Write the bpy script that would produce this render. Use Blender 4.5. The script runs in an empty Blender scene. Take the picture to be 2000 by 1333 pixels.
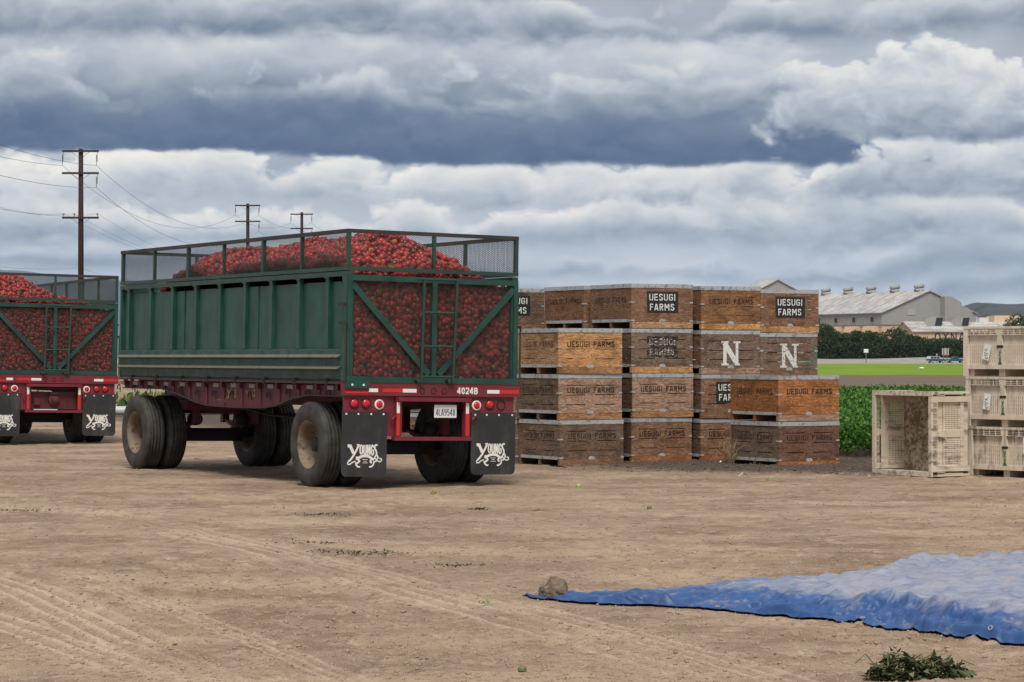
import bpy, math, random
import numpy as np
from mathutils import Vector, Matrix

random.seed(7)
rng = np.random.default_rng(11)
scene = bpy.context.scene
R = math.radians
EYE = 1.59                                   # camera height above the yard

# ------------------------------------------------------------------ camera
cam_data = bpy.data.cameras.new('camera')
cam_data.sensor_width = 36.0
cam_data.lens = 90.0
cam_data.shift_y = 0.01525
cam_data.clip_start = 0.1
cam_data.clip_end = 60000.0
cam = bpy.data.objects.new('camera', cam_data)
cam.location = (0, 0, EYE)
cam.rotation_euler = (R(90), 0, 0)
scene.collection.objects.link(cam)
scene.camera = cam

# ------------------------------------------------------------------ node helpers
class NT:
    def __init__(self, tree):
        self.t = tree
    def n(self, typ, **kw):
        nd = self.t.nodes.new(typ)
        for k, v in kw.items():
            setattr(nd, k, v)
        return nd
    def link(self, a, b):
        self.t.links.new(a, b)
    def set(self, sock, v):
        if isinstance(v, bpy.types.NodeSocket):
            self.link(v, sock)
        elif isinstance(v, (tuple, list)) and len(v) == 3 and sock.type == 'RGBA':
            sock.default_value = (*v, 1)
        else:
            sock.default_value = v
    def math(self, op, a, b=None, c=None, clamp=False):
        nd = self.n('ShaderNodeMath', operation=op)
        nd.use_clamp = clamp
        self.set(nd.inputs[0], a)
        if b is not None: self.set(nd.inputs[1], b)
        if c is not None: self.set(nd.inputs[2], c)
        return nd.outputs[0]
    def add(self, a, b): return self.math('ADD', a, b)
    def sub(self, a, b): return self.math('SUBTRACT', a, b)
    def mul(self, a, b): return self.math('MULTIPLY', a, b)
    def mad(self, a, b, c): return self.math('MULTIPLY_ADD', a, b, c)
    def step(self, v, lo, hi, a=0.0, b=1.0):
        nd = self.n('ShaderNodeMapRange', interpolation_type='SMOOTHSTEP')
        self.set(nd.inputs[0], v); self.set(nd.inputs[1], lo); self.set(nd.inputs[2], hi)
        self.set(nd.inputs[3], a); self.set(nd.inputs[4], b)
        return nd.outputs[0]
    def lin(self, v, lo, hi, a=0.0, b=1.0):
        nd = self.n('ShaderNodeMapRange')
        self.set(nd.inputs[0], v); self.set(nd.inputs[1], lo); self.set(nd.inputs[2], hi)
        self.set(nd.inputs[3], a); self.set(nd.inputs[4], b)
        return nd.outputs[0]
    def xyz(self, x=0.0, y=0.0, z=0.0):
        nd = self.n('ShaderNodeCombineXYZ')
        for s, v in zip(nd.inputs, (x, y, z)): self.set(s, v)
        return nd.outputs[0]
    def sep(self, v):
        nd = self.n('ShaderNodeSeparateXYZ'); self.set(nd.inputs[0], v)
        return nd.outputs
    def vmul(self, v, s):
        nd = self.n('ShaderNodeVectorMath', operation='MULTIPLY')
        self.set(nd.inputs[0], v); nd.inputs[1].default_value = s
        return nd.outputs[0]
    def vadd(self, v, w):
        nd = self.n('ShaderNodeVectorMath', operation='ADD')
        self.set(nd.inputs[0], v); self.set(nd.inputs[1], w)
        return nd.outputs[0]
    def noise(self, vec, scale=1.0, detail=4.0, rough=0.5, dist=0.0, color=False):
        nd = self.n('ShaderNodeTexNoise')
        if vec is not None: self.set(nd.inputs['Vector'], vec)
        nd.inputs['Scale'].default_value = scale
        nd.inputs['Detail'].default_value = detail
        nd.inputs['Roughness'].default_value = rough
        nd.inputs['Distortion'].default_value = dist
        return nd.outputs['Color' if color else 'Fac']
    def mix(self, f, a, b, mode='MIX'):
        nd = self.n('ShaderNodeMix', data_type='RGBA', blend_type=mode)
        self.set(nd.inputs[0], f); self.set(nd.inputs[6], a); self.set(nd.inputs[7], b)
        return nd.outputs[2]
    def ramp(self, f, stops, interp='LINEAR'):
        nd = self.n('ShaderNodeValToRGB')
        cr = nd.color_ramp; cr.interpolation = interp
        while len(cr.elements) < len(stops): cr.elements.new(0.5)
        for e, (p, c) in zip(cr.elements, stops):
            e.position = p; e.color = (*c, 1) if len(c) == 3 else c
        self.set(nd.inputs[0], f)
        return nd.outputs[0]

def lin1(c): return c / 12.92 if c <= 0.04045 else ((c + 0.055) / 1.055) ** 2.4
def srgb(r, g, b): return tuple(lin1(c / 255) for c in (r, g, b))

# ------------------------------------------------------------------ world: cloudy sky
SUN_EL, SUN_AZ = R(58), R(180)               # azimuth from +Y towards +X
world = bpy.data.worlds.new('World')
scene.world = world
world.use_nodes = True
W = NT(world.node_tree)
world.node_tree.nodes.clear()
out = W.n('ShaderNodeOutputWorld')
bg = W.n('ShaderNodeBackground')
bg.inputs[1].default_value = 0.05
W.link(bg.outputs[0], out.inputs[0])
skyt = W.n('ShaderNodeTexSky', sky_type='NISHITA')
skyt.sun_disc = False
skyt.sun_elevation = SUN_EL
skyt.sun_rotation = SUN_AZ
tc = W.n('ShaderNodeTexCoord')
d = tc.outputs['Generated']
dx, dy, dz = W.sep(d)
AZ = W.mul(W.math('ARCTAN2', dx, dy), 5.0)            # about 1 at the edge of the view
EL = W.mul(W.math('ARCSINE', dz), 5.0)                # 0 horizon, 0.7 top of the view
def cloud_noise(scale, squash, zoff, lift=0.0, detail=6, rough=0.5, dist=0.0):
    return W.noise(W.xyz(AZ, W.mad(EL, squash, lift), zoff), scale, detail, rough, dist)
n_big = W.sub(cloud_noise(1.2, 2.0, 3.7, 0, 2), 0.5)
n_mid = cloud_noise(2.6, 1.9, 1.3, 0, 5, .5, .2)
wx, wy, wz = W.sep(W.noise(W.xyz(AZ, W.mul(EL, 1.4), 2.2), 5.0, 4, .6, color=True))
AZp, ELp = W.mad(W.sub(wx, .5), .16, AZ), W.mad(W.sub(wy, .5), .09, EL)
def billow(lift):                                      # heaped, cauliflower-like lumps with creases between them
    s = None
    for sc, am in ((3.0, .52), (7.0, .26), (15.0, .14), (34.0, .075)):
        n = W.noise(W.xyz(AZp, W.mad(ELp, 1.55, lift), 8.1 + sc), sc, 1.5, .5)
        n = W.mul(W.math('ABSOLUTE', W.sub(n, .5)), 4.2 * am)
        s = n if s is None else W.add(s, n)
    return s
n_puff, n_puff_up = billow(0.0), billow(.040)
relief = W.mul(W.sub(n_puff, n_puff_up), .56)
soft = W.sub(n_mid, 0.5)
puff = W.sub(n_puff, 0.5)
streak = W.sub(cloud_noise(1.6, 7.0, 5.5, 0, 5, .5, .1), 0.5)
# each layer of cloud has a flat dark base and a heaped bright top; farther layers lie lower, nearer ones cover them
b = W.add(W.ramp(W.mul(EL, 0.5), [(0, (.72,)*3), (.05, (.73,)*3), (.12, (.64,)*3), (.2, (.60,)*3), (.3, (.56,)*3), (1, (.60,)*3)], 'EASE'), W.mul(soft, .45))
b = W.add(b, W.mul(streak, 0.10))
def layer(b, base, hgt, var, azs, seed, dark, light, wob=.02, crisp=.02, side=None, gain=1.0, bcrisp=.022):
    h = W.sub(W.noise(W.xyz(W.mul(AZ, azs), W.mul(EL, azs * .8), seed), 1.0, 3, .5), 0.5)
    e0 = W.sub(W.sub(EL, W.mad(W.step(AZ, -.75, -.05), -.028 if base == .402 else 0.0, base)), W.add(W.mul(n_big, wob), W.mul(puff, .022)))        # height above the base
    top = W.add(W.mad(h, 2.0 * var, hgt), W.add(W.mul(puff, .085 * gain), W.mul(soft, .05)))
    t = W.math('DIVIDE', e0, W.math('MAXIMUM', top, .02))
    m = W.mul(W.step(e0, -bcrisp * .5, bcrisp * .5), W.step(W.sub(top, e0), -crisp * .4, crisp))
    if side is not None: m = W.mul(m, side)
    v = W.add(W.mad(W.step(t, -.05, 1.0), light - dark, dark), W.add(W.mul(relief, .62 * gain), W.add(W.mul(soft, .20), W.mul(streak, .10))))
    return W.add(W.mul(b, W.sub(1.0, m)), W.mul(v, m))
b = layer(b, .055, .030, .06, 4.2, 31.0, .62, .80, crisp=.03, gain=.7, wob=.08, bcrisp=.03)
b = layer(b, .120, .045, .09, 3.1, 42.0, .36, .74, crisp=.04, gain=.9, wob=.12, bcrisp=.06)
b = layer(b, .175, .055, .11, 2.4, 53.0, .34, .82, crisp=.035, wob=.14, bcrisp=.06)
b = layer(b, .235, .090, .12, 2.0, 64.0, .46, .98, crisp=.025, gain=1.3, wob=.12, bcrisp=.05)
b = layer(b, .305, .105, .08, 2.4, 12.5, .58, 1.0, crisp=.02, gain=1.4, wob=.10, bcrisp=.05)
# the heavy deck with its dark flat base; it is torn off towards the right
torn = W.add(AZ, W.add(W.mul(soft, 0.9), W.add(W.mul(puff, 0.45), W.mul(n_big, 0.5))))
edge = W.step(torn, 0.64, 0.52)
edge_soft = W.step(torn, 0.80, 0.50)
b = layer(b, .310, .13, .10, 1.6, 75.0, .46, .84, side=W.step(torn, .40, .62), gain=1.5, crisp=.018)
b = layer(b, .420, .15, .10, 1.9, 86.0, .42, .82, side=W.step(torn, .46, .60), gain=1.6, crisp=.015)
b = layer(b, .402, .275, .13, 1.25, 97.0, .17, .74, wob=.075, crisp=.020, side=edge, gain=.75, bcrisp=.016)
b = layer(b, .485, .08, .16, 1.9, 18.0, .40, .76, wob=.12, crisp=.03, side=edge_soft, gain=1.1, bcrisp=.07)
b = layer(b, .60, .12, .22, 1.8, 29.0, .40, .76, wob=.22, crisp=.03, gain=1.1, bcrisp=.05)
# above the view the same broken cloud goes on
hi = W.step(EL, .72, 1.1)
b = W.add(W.mul(b, W.sub(1.0, hi)), W.mul(W.add(.60, W.add(W.mul(soft, .5), W.mul(relief, .8))), hi))
b = W.math('MAXIMUM', W.math('MINIMUM', b, 1.0), 0.0)
cloud = W.ramp(b, [(0.0, srgb(40, 60, 92)), (0.18, srgb(64, 87, 121)), (0.34, srgb(100, 117, 141)), (0.50, srgb(150, 159, 171)),
                   (0.66, srgb(186, 193, 201)), (0.82, srgb(220, 220, 218)), (1.0, srgb(246, 241, 231))])
CLOUD = 8.7                                            # with the strength and the exposure below: clouds as bright as pictured
cloud10 = W.vmul(cloud, (CLOUD,)*3)
gap = W.mul(W.step(n_mid, 0.30, 0.20), 0.35)          # a little clear blue between the clouds
W.link(W.mix(gap, cloud10, skyt.outputs[0]), bg.inputs[0])
world.cycles.sampling_method = 'MANUAL'
world.cycles.sample_map_resolution = 512

# ------------------------------------------------------------------ sun behind thin cloud
sun_data = bpy.data.lights.new('sun', 'SUN')
sun_data.energy = 1.5
sun_data.angle = R(24)
sun_data.color = (1.0, 0.95, 0.87)
sun = bpy.data.objects.new('sun', sun_data)
to_sun = Vector((math.sin(SUN_AZ) * math.cos(SUN_EL), math.cos(SUN_AZ) * math.cos(SUN_EL), math.sin(SUN_EL)))
sun.rotation_euler = to_sun.to_track_quat('Z', 'Y').to_euler()
scene.collection.objects.link(sun)

vs = scene.view_settings
vs.view_transform = 'Standard'
vs.look = 'None'
vs.exposure = 1.34
vs.gamma = 1.0
vs.use_curve_mapping = False
scene.cycles.max_bounces = 6
scene.cycles.transparent_max_bounces = 12
scene.cycles.use_denoising = True
# ------------------------------------------------------------------ mesh helpers
COL = scene.collection
class MB:
    """collects faces and links them as ONE mesh object"""
    def __init__(self):
        self.v, self.f, self.m = [], [], []
    def quadpts(self, pts, m=0):
        i = len(self.v)
        self.v += [tuple(p) for p in pts]
        self.f.append(tuple(range(i, i + len(pts)))); self.m.append(m)
        return self
    def hexa(self, c, m=0):                      # 8 corners: bottom 0-3 ccw, top 4-7
        i = len(self.v); self.v += [tuple(p) for p in c]
        for q in ((3, 2, 1, 0), (4, 5, 6, 7), (0, 1, 5, 4), (1, 2, 6, 5), (2, 3, 7, 6), (3, 0, 4, 7)):
            self.f.append(tuple(i + k for k in q)); self.m.append(m)
        return self
    def box(self, x0, x1, y0, y1, z0, z1, m=0):
        return self.hexa([(x0, y0, z0), (x1, y0, z0), (x1, y1, z0), (x0, y1, z0), (x0, y0, z1), (x1, y0, z1), (x1, y1, z1), (x0, y1, z1)], m)
    def beam(self, p, q, w, h, up=(0, 0, 1), m=0):
        p, q = Vector(p), Vector(q); dd = (q - p).normalized(); u = Vector(up)
        s = dd.cross(u)
        if s.length < 1e-5: s = dd.cross(Vector((0, 1, 0)))
        s.normalize(); u = s.cross(dd).normalized()
        s = s * (w / 2); u = u * (h / 2)
        return self.hexa([p - s - u, p + s - u, q + s - u, q - s - u, p - s + u, p + s + u, q + s + u, q - s + u], m)
    def tube(self, pts, r, n=8, m=0, caps=True):
        pts = [Vector(p) for p in pts]; i0 = len(self.v)
        rr = r if isinstance(r, (list, tuple)) else [r] * len(pts)
        ref = Vector((0.13, 0.31, 0.94))
        for k, p in enumerate(pts):
            t = (pts[min(k + 1, len(pts) - 1)] - pts[max(k - 1, 0)]).normalized()
            a = t.cross(ref)
            if a.length < 1e-4: a = t.cross(Vector((1, 0, 0)))
            a.normalize(); b_ = t.cross(a)
            for j in range(n):
                an = 2 * math.pi * j / n
                self.v.append(tuple(p + (a * math.cos(an) + b_ * math.sin(an)) * rr[k]))
        for k in range(len(pts) - 1):
            for j in range(n):
                a0 = i0 + k * n + j; a1 = i0 + k * n + (j + 1) % n
                self.f.append((a0, a1, a1 + n, a0 + n)); self.m.append(m)
        if caps:
            self.f.append(tuple(i0 + j for j in range(n))[::-1]); self.m.append(m)
            e = i0 + (len(pts) - 1) * n
            self.f.append(tuple(e + j for j in range(n))); self.m.append(m)
        return self
    def lathe(self, prof, org=(0, 0, 0), axis='x', n=32, m=0, closed=False):
        i0 = len(self.v); ox, oy, oz = org
        for (r, a) in prof:
            for j in range(n):
                an = 2 * math.pi * j / n; c_, s_ = r * math.cos(an), r * math.sin(an)
                if axis == 'x': p = (ox + a, oy + c_, oz + s_)
                elif axis == 'y': p = (ox + c_, oy + a, oz + s_)
                else: p = (ox + c_, oy + s_, oz + a)
                self.v.append(p)
        K = len(prof)
        for k in range(K if closed else K - 1):
            for j in range(n):
                a0 = i0 + k * n + j; a1 = i0 + k * n + (j + 1) % n; kn = ((k + 1) % K - k) * n
                self.f.append((a0, a1, a1 + kn, a0 + kn)); self.m.append(m)
        return self
    def prism(self, poly, a0, a1, axis='y', m=0):
        """extrude a polygon along an axis; poly in the two other axes"""
        def P(u, w, a):
            return {'y': (u, a, w), 'x': (a, u, w), 'z': (u, w, a)}[axis]
        i = len(self.v); n = len(poly)
        self.v += [P(u, w, a0) for u, w in poly] + [P(u, w, a1) for u, w in poly]
        self.f.append(tuple(range(i, i + n))); self.m.append(m)
        self.f.append(tuple(range(i + 2 * n - 1, i + n - 1, -1))); self.m.append(m)
        for k in range(n):
            k2 = (k + 1) % n
            self.f.append((i + k2, i + k, i + n + k, i + n + k2)); self.m.append(m)
        return self
    def cells(self, xs, zs, solid, y0, y1, m=0):
        """a board in the xz plane cut on a grid; cells where solid(i, j) is false are open"""
        nx, nz = len(xs) - 1, len(zs) - 1
        S = [[bool(solid(i, j)) for j in range(nz)] for i in range(nx)]
        for i in range(nx):
            for j in range(nz):
                if not S[i][j]: continue
                a, b_, c_, d_ = xs[i], xs[i + 1], zs[j], zs[j + 1]
                self.quadpts([(a, y0, c_), (b_, y0, c_), (b_, y0, d_), (a, y0, d_)], m)
                self.quadpts([(b_, y1, c_), (a, y1, c_), (a, y1, d_), (b_, y1, d_)], m)
                if i == 0 or not S[i - 1][j]: self.quadpts([(a, y1, c_), (a, y0, c_), (a, y0, d_), (a, y1, d_)], m)
                if i == nx - 1 or not S[i + 1][j]: self.quadpts([(b_, y0, c_), (b_, y1, c_), (b_, y1, d_), (b_, y0, d_)], m)
                if j == 0 or not S[i][j - 1]: self.quadpts([(a, y1, c_), (b_, y1, c_), (b_, y0, c_), (a, y0, c_)], m)
                if j == nz - 1 or not S[i][j + 1]: self.quadpts([(a, y0, d_), (b_, y0, d_), (b_, y1, d_), (a, y1, d_)], m)
        return self
    def stroke(self, pts, w, y, z_step=0.0003, m=0, closed=False, k0=0):
        """a painted stroke in the xz plane, drawn as overlapping quads each a hair prouder than the last"""
        P = [Vector((p[0], p[1])) for p in pts]
        if closed: P.append(P[0])
        for k in range(len(P) - 1):
            a, b_ = P[k], P[k + 1]; t = b_ - a
            if t.length < 1e-6: continue
            t.normalize(); nrm = Vector((-t.y, t.x)) * (w / 2); e = t * (w * 0.22)
            a2, b2 = (a - e if k else a), (b_ + e if k < len(P) - 2 else b_)
            yy = y - z_step * ((k + k0) % 7)
            self.quadpts([(q.x, yy, q.y) for q in (a2 - nrm, b2 - nrm, b2 + nrm, a2 + nrm)], m)
        return self
    def build(self, name, mats, parent=None, loc=(0, 0, 0), rot=(0, 0, 0), smooth=False):
        me = bpy.data.meshes.new(name)
        me.from_pydata(self.v, [], self.f)
        for mt in (mats if isinstance(mats, (list, tuple)) else [mats]): me.materials.append(mt)
        if any(self.m): me.polygons.foreach_set('material_index', self.m)
        if smooth: me.polygons.foreach_set('use_smooth', [True] * len(self.f))
        me.update()
        return link(name, me, parent, loc, rot)

def link(name, me, parent=None, loc=(0, 0, 0), rot=(0, 0, 0)):
    o = bpy.data.objects.new(name, me); COL.objects.link(o)
    o.parent = parent; o.location = loc; o.rotation_euler = rot
    return o
def empty(name, loc=(0, 0, 0), rz=0.0, parent=None):
    o = bpy.data.objects.new(name, None); o.empty_display_size = 0.2
    COL.objects.link(o); o.location = loc; o.rotation_euler = (0, 0, rz); o.parent = parent
    return o
def tag(o, label=None, cat=None, group=None, kind=None):
    if label: o['label'] = label
    if cat: o['category'] = cat
    if group: o['group'] = group
    if kind: o['kind'] = kind
    return o
def np_mesh(name, V, F, mats, parent=None, mi=None, smooth=False, attr=None, kind=None):
    """numpy mesh; F is (n, k) indices"""
    V = np.asarray(V, np.float32); F = np.asarray(F, np.int32); k = F.shape[1]
    me = bpy.data.meshes.new(name)
    me.vertices.add(len(V)); me.vertices.foreach_set('co', V.ravel())
    me.loops.add(F.size); me.loops.foreach_set('vertex_index', F.ravel())
    me.polygons.add(len(F)); me.polygons.foreach_set('loop_start', np.arange(0, F.size, k, dtype=np.int32))
    for mt in (mats if isinstance(mats, (list, tuple)) else [mats]): me.materials.append(mt)
    if mi is not None: me.polygons.foreach_set('material_index', np.asarray(mi, np.int32))
    if smooth: me.polygons.foreach_set('use_smooth', np.ones(len(F), bool))
    me.update(calc_edges=True)
    for an, vals in (attr or {}).items():
        a = me.attributes.new(an, 'FLOAT', 'POINT'); a.data.foreach_set('value', np.asarray(vals, np.float32))
    o = link(name, me, parent)
    if kind: o['kind'] = kind
    return o
def copy_tree(o, parent=None):
    c_ = o.copy(); COL.objects.link(c_); c_.parent = parent
    for ch in list(o.children): copy_tree(ch, c_)
    return c_

# value noise for heights
_perm = rng.random((256, 256)).astype(np.float32)
def vnoise(x, y):
    xi, yi = np.floor(x).astype(int), np.floor(y).astype(int)
    fx, fy = x - xi, y - yi
    fx = fx * fx * (3 - 2 * fx); fy = fy * fy * (3 - 2 * fy)
    g = lambda a, b_: _perm[a & 255, b_ & 255]
    return (g(xi, yi) * (1 - fx) + g(xi + 1, yi) * fx) * (1 - fy) + (g(xi, yi + 1) * (1 - fx) + g(xi + 1, yi + 1) * fx) * fy
def fbm(x, y, o=4, gain=0.5):
    s, a, t = 0, 1.0, 0
    for k in range(o):
        s = s + a * vnoise(x * 2 ** k + 17.3 * k, y * 2 ** k + 9.1 * k); t += a; a *= gain
    return s / t

# ------------------------------------------------------------------ materials
MATS = {}
def mat(name, fn):
    m = bpy.data.materials.new(name); m.use_nodes = True
    nt = m.node_tree; nt.nodes.clear(); N = NT(nt)
    o = N.n('ShaderNodeOutputMaterial'); p = N.n('ShaderNodeBsdfPrincipled')
    N.link(p.outputs[0], o.inputs[0]); N.out = o
    fn(N, p); MATS[name] = m
    return m
def objco(N): return N.n('ShaderNodeTexCoord').outputs['Object']
def worldco(N): return N.n('ShaderNodeNewGeometry').outputs['Position']
def orand(N): return N.n('ShaderNodeObjectInfo').outputs['Random']
def bump(N, p, h, strength=0.3, dist=0.02):
    b_ = N.n('ShaderNodeBump'); b_.inputs['Strength'].default_value = strength; b_.inputs['Distance'].default_value = dist
    N.link(h, b_.inputs['Height']); N.link(b_.outputs[0], p.inputs['Normal'])

def painted(name, col, rough=0.5, dirt=(.10, .08, .06), dirt_amt=0.5, streak=True, scale=3.0, metal=0.0, vary=0.25, edge=None):
    def fn(N, p):
        co = objco(N); r_ = orand(N)
        co = N.vadd(co, N.xyz(N.mul(r_, 13.0), N.mul(r_, 7.0), N.mul(r_, 3.0)))
        n1 = N.noise(co, scale, 5, 0.6)
        n2 = N.noise(N.vmul(co, (14, 14, 0.9 if streak else 14)), 1.0, 4, 0.6)
        c_ = N.mix(N.lin(n1, 0.3, 0.7), tuple(x * (1 - vary) for x in col), tuple(min(1, x * (1 + vary)) for x in col))
        dm = N.mul(N.step(N.add(N.mul(n1, 0.5), N.mul(n2, 0.5)), 0.48, 0.66), dirt_amt)
        c_ = N.mix(dm, c_, dirt)
        if edge:
            c_ = N.mix(N.mul(N.step(N.noise(co, scale * 4, 6, 0.7), 0.60, 0.70), 0.7), c_, edge)
        N.link(c_, p.inputs['Base Color'])
        N.link(N.mad(n2, 0.3, rough - 0.1), p.inputs['Roughness'])
        p.inputs['Metallic'].default_value = metal
        bump(N, p, N.add(N.noise(co, 1.6, 2, .5), N.mul(n1, .35)), 0.45, 0.04)
    return mat(name, fn)
def plain(name, col, rough=0.6, metal=0.0, vary=0.2, scale=8.0):
    def fn(N, p):
        n1 = N.noise(objco(N), scale, 4, 0.6)
        N.link(N.mix(n1, tuple(x * (1 - vary) for x in col), tuple(min(1, x * (1 + vary)) for x in col)), p.inputs['Base Color'])
        p.inputs['Roughness'].default_value = rough; p.inputs['Metallic'].default_value = metal
    return mat(name, fn)

M_green = painted('green_paint', (.008, .056, .041), 0.40, (.030, .052, .041), 0.45, vary=0.38, edge=(.05, .022, .012))
M_green_dark = painted('green_rail_paint', (.014, .050, .036), 0.45, (.035, .028, .020), 0.75, vary=0.3, edge=(.06, .025, .014))
M_skirt = painted('dusty_green_skirt', (.018, .058, .044), 0.55, (.085, .085, .066), 0.85, vary=0.3, scale=5)
M_red = painted('red_frame_paint', (.165, .012, .024), 0.48, (.075, .036, .030), 0.7, vary=0.25)
M_beam = painted('grimy_red_beam', (.105, .014, .020), 0.6, (.028, .016, .013), 0.9, vary=0.35, scale=4)
M_under = plain('greasy_black_steel', (.012, .010, .009), 0.7)
M_mesh = painted('expanded_steel', (.046, .064, .052), 0.5, (.090, .078, .058), 0.6, False, 9)
M_rust = painted('rusty_dark_rail', (.030, .026, .022), 0.6, (.055, .024, .014), 0.8)
M_flap = painted('black_rubber', (.022, .022, .023), 0.5, (.075, .062, .049), 0.55, scale=2.5)
M_white = plain('white_paint', (.72, .70, .64), 0.6, vary=0.12)
M_tape_w = plain('white_reflective_tape', (.74, .73, .70), 0.35, vary=0.1)
M_tape_r = plain('red_reflective_tape', (.55, .022, .014), 0.35, vary=0.15)
M_lens = plain('red_lamp_lens', (.50, .018, .022), 0.18, vary=0.2)
M_plate = plain('licence_plate_white', (.68, .68, .66), 0.4, vary=0.08)
M_ink = plain('dark_blue_ink', (.015, .02, .045), 0.5)
M_yellow = plain('worn_yellow_paint', (.42, .26, .08), 0.7, vary=0.5, scale=30)
M_grey = plain('grey_plate', (.30, .27, .24), 0.7)
def _tyre(N, p):
    co = objco(N); n1 = N.noise(co, 6, 5, 0.6); n2 = N.noise(co, 60, 3, 0.6)
    c_ = N.mix(N.step(N.mad(n2, 0.3, n1), 0.45, 0.85), (.018, .017, .016), (.062, .052, .042))
    N.link(c_, p.inputs['Base Color']); p.inputs['Roughness'].default_value = 0.8
    bump(N, p, n2, 0.25, 0.01)
M_tyre = mat('dusty_tyre_rubber', _tyre)
M_dusty = painted('dust_caked_ridge', (.125, .120, .092), .8, (.035, .058, .045), .9, False, 6)
M_rim = painted('dusty_tan_rim', (.205, .150, .100), 0.65, (.050, .032, .020), 0.9, False, 7)
# ------------------------------------------------------------------ ground
def poly_dist(X, Y, pts):
    """distance to a polyline, signed by side, and the fraction along it"""
    best = np.full(X.shape, 1e9, np.float32); sg = np.zeros(X.shape, np.float32); al = np.zeros(X.shape, np.float32); tot = 0
    for (x0, y0), (x1, y1) in zip(pts[:-1], pts[1:]):
        dx_, dy_ = x1 - x0, y1 - y0; L = math.hypot(dx_, dy_)
        t = np.clip(((X - x0) * dx_ + (Y - y0) * dy_) / L ** 2, 0, 1)
        d_ = np.hypot(X - x0 - t * dx_, Y - y0 - t * dy_)
        s_ = ((X - x0) * dy_ - (Y - y0) * dx_) / L
        w_ = d_ < best
        best = np.where(w_, d_, best); sg = np.where(w_, np.sign(s_), sg); al = np.where(w_, tot + t * L, al)
        tot += L
    return best * sg, al
# wheel tracks pressed into the yard (metres), half width, strength
TRACKS = [
    ([(-6.6, 27.8), (-4.2, 25.9), (-2.0, 20.9), (-0.3, 16.2), (0.72, 13.4), (1.3, 11.6)], .30, 1.0),
    ([(-5.6, 27.9), (-3.5, 25.0), (-1.6, 20.3), (0.25, 15.8), (1.2, 13.1), (1.7, 11.5)], .16, .8),
    ([(-4.2, 19.2), (-3.3, 17.3), (-2.1, 14.1), (-1.3, 12.2), (-1.0, 11.4)], .26, 1.1),
    ([(-4.4, 17.4), (-3.2, 15.6), (-2.0, 13.2), (-1.55, 12.0), (-1.3, 11.2)], .20, 1.0),
    ([(-3.2, 18.7), (-1.7, 14.9), (-0.8, 12.6), (-0.3, 11.3)], .12, .7),
    ([(-9, 25.3), (-3, 24.6), (2, 23.2), (8, 21.8)], .30, .6),
    ([(-9, 27.5), (-2, 26.6), (3, 25.2), (9, 24.0)], .28, .6),
    ([(-9, 29.8), (-2, 28.6), (4, 26.6), (10, 25.6)], .25, .5),
    ([(-9, 22.6), (-3, 22.3), (2, 21.2), (8, 19.6)], .20, .5),
    ([(-12, 34.5), (-5, 30.6), (1, 27.7), (9, 27.4)], .28, .5),
]
def smooth(a, b_, x):
    t = np.clip((x - a) / (b_ - a), 0, 1); return t * t * (3 - 2 * t)
def soil_mask(X, Y):
    """1 where the loose dark field soil lies along the bins and the crop"""
    front = 35.4 - 0.30 * (X - 1.0) + 1.2 * (fbm(X * .8, Y * .8, 3) - .5)
    return smooth(front - .2, front + .7, Y) * smooth(0.2, 2.4, X + .4 * (Y - 36))
def height(X, Y):
    z = .035 * (fbm(X * .35, Y * .35, 3) - .5) + .020 * (fbm(X * 1.7 + 5, Y * 2.3, 3) - .5)
    z += .014 * (fbm(X * 5, Y * 8, 3) - .5) + .010 * (fbm(X * 13, Y * 17, 2) - .5)
    z += .016 * np.maximum(0, fbm(X * 6 + 40, Y * 9 + 3, 2) - .62) / .3
    z += .030 * np.maximum(0, fbm(X * 11 + 3, Y * 12 + 8, 3, .6) - .60) / .3 * smooth(.38, .60, fbm(X * .9 + 30, Y * .7, 3))
    z += .016 * (np.abs(fbm(X * 3.5 + 11, Y * 4.5, 3) - .5) * 2)
    tr = np.zeros(X.shape, np.float32)
    for pts, hw, s in TRACKS:
        sd, al = poly_dist(X, Y, pts)
        sd = sd + .05 * (fbm(al * .7, al * .31 + hw * 50, 2) - .5)
        a = np.abs(sd); inside = smooth(hw * 1.12, hw * .85, a)
        patch = smooth(.30, .55, fbm(al * .55 + hw * 90, sd * 1.5 + 3, 3))
        rib = .5 + .5 * np.cos(sd / hw * math.pi * (4.0 if hw > .22 else 3.0))
        lug = .5 + .5 * np.sin(al * 2 * math.pi / .09 + np.sign(sd) * 2.0)
        wgt = inside * (.35 + .65 * patch) * s
        z = z - .6 * wgt * np.maximum(z, 0)
        z += wgt * (-.011 + .013 * rib * (.93 + .07 * lug)) + .008 * s * np.exp(-((a - hw * 1.18) / .05) ** 2) * patch
        tr = np.maximum(tr, wgt * (.12 + .88 * rib ** 3))
    sm = soil_mask(X, Y)
    z += sm * (.03 + .045 * (fbm(X * 4, Y * 4, 4) - .5))
    return z, tr, sm
nr, nc = 500, 640
ts = np.linspace(1 / 11.2, 1 / 80.0, nr); ys = 1 / ts
aa = np.linspace(-.27, .27, nc)
Yg = np.repeat(ys[:, None], nc, 1).astype(np.float32); Xg = (Yg * aa[None, :]).astype(np.float32)
Zg, Tg, Sg = height(Xg, Yg)
fade = smooth(80, 62, Yg) * smooth(.27, .25, np.abs(aa))[None, :] * smooth(11.2, 11.5, Yg)
Zg = Zg * fade - .055 * (1 - fade)
idx = np.arange(nr * nc).reshape(nr, nc)
Fg = np.stack([idx[:-1, :-1], idx[:-1, 1:], idx[1:, 1:], idx[1:, :-1]], -1).reshape(-1, 4)
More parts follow.
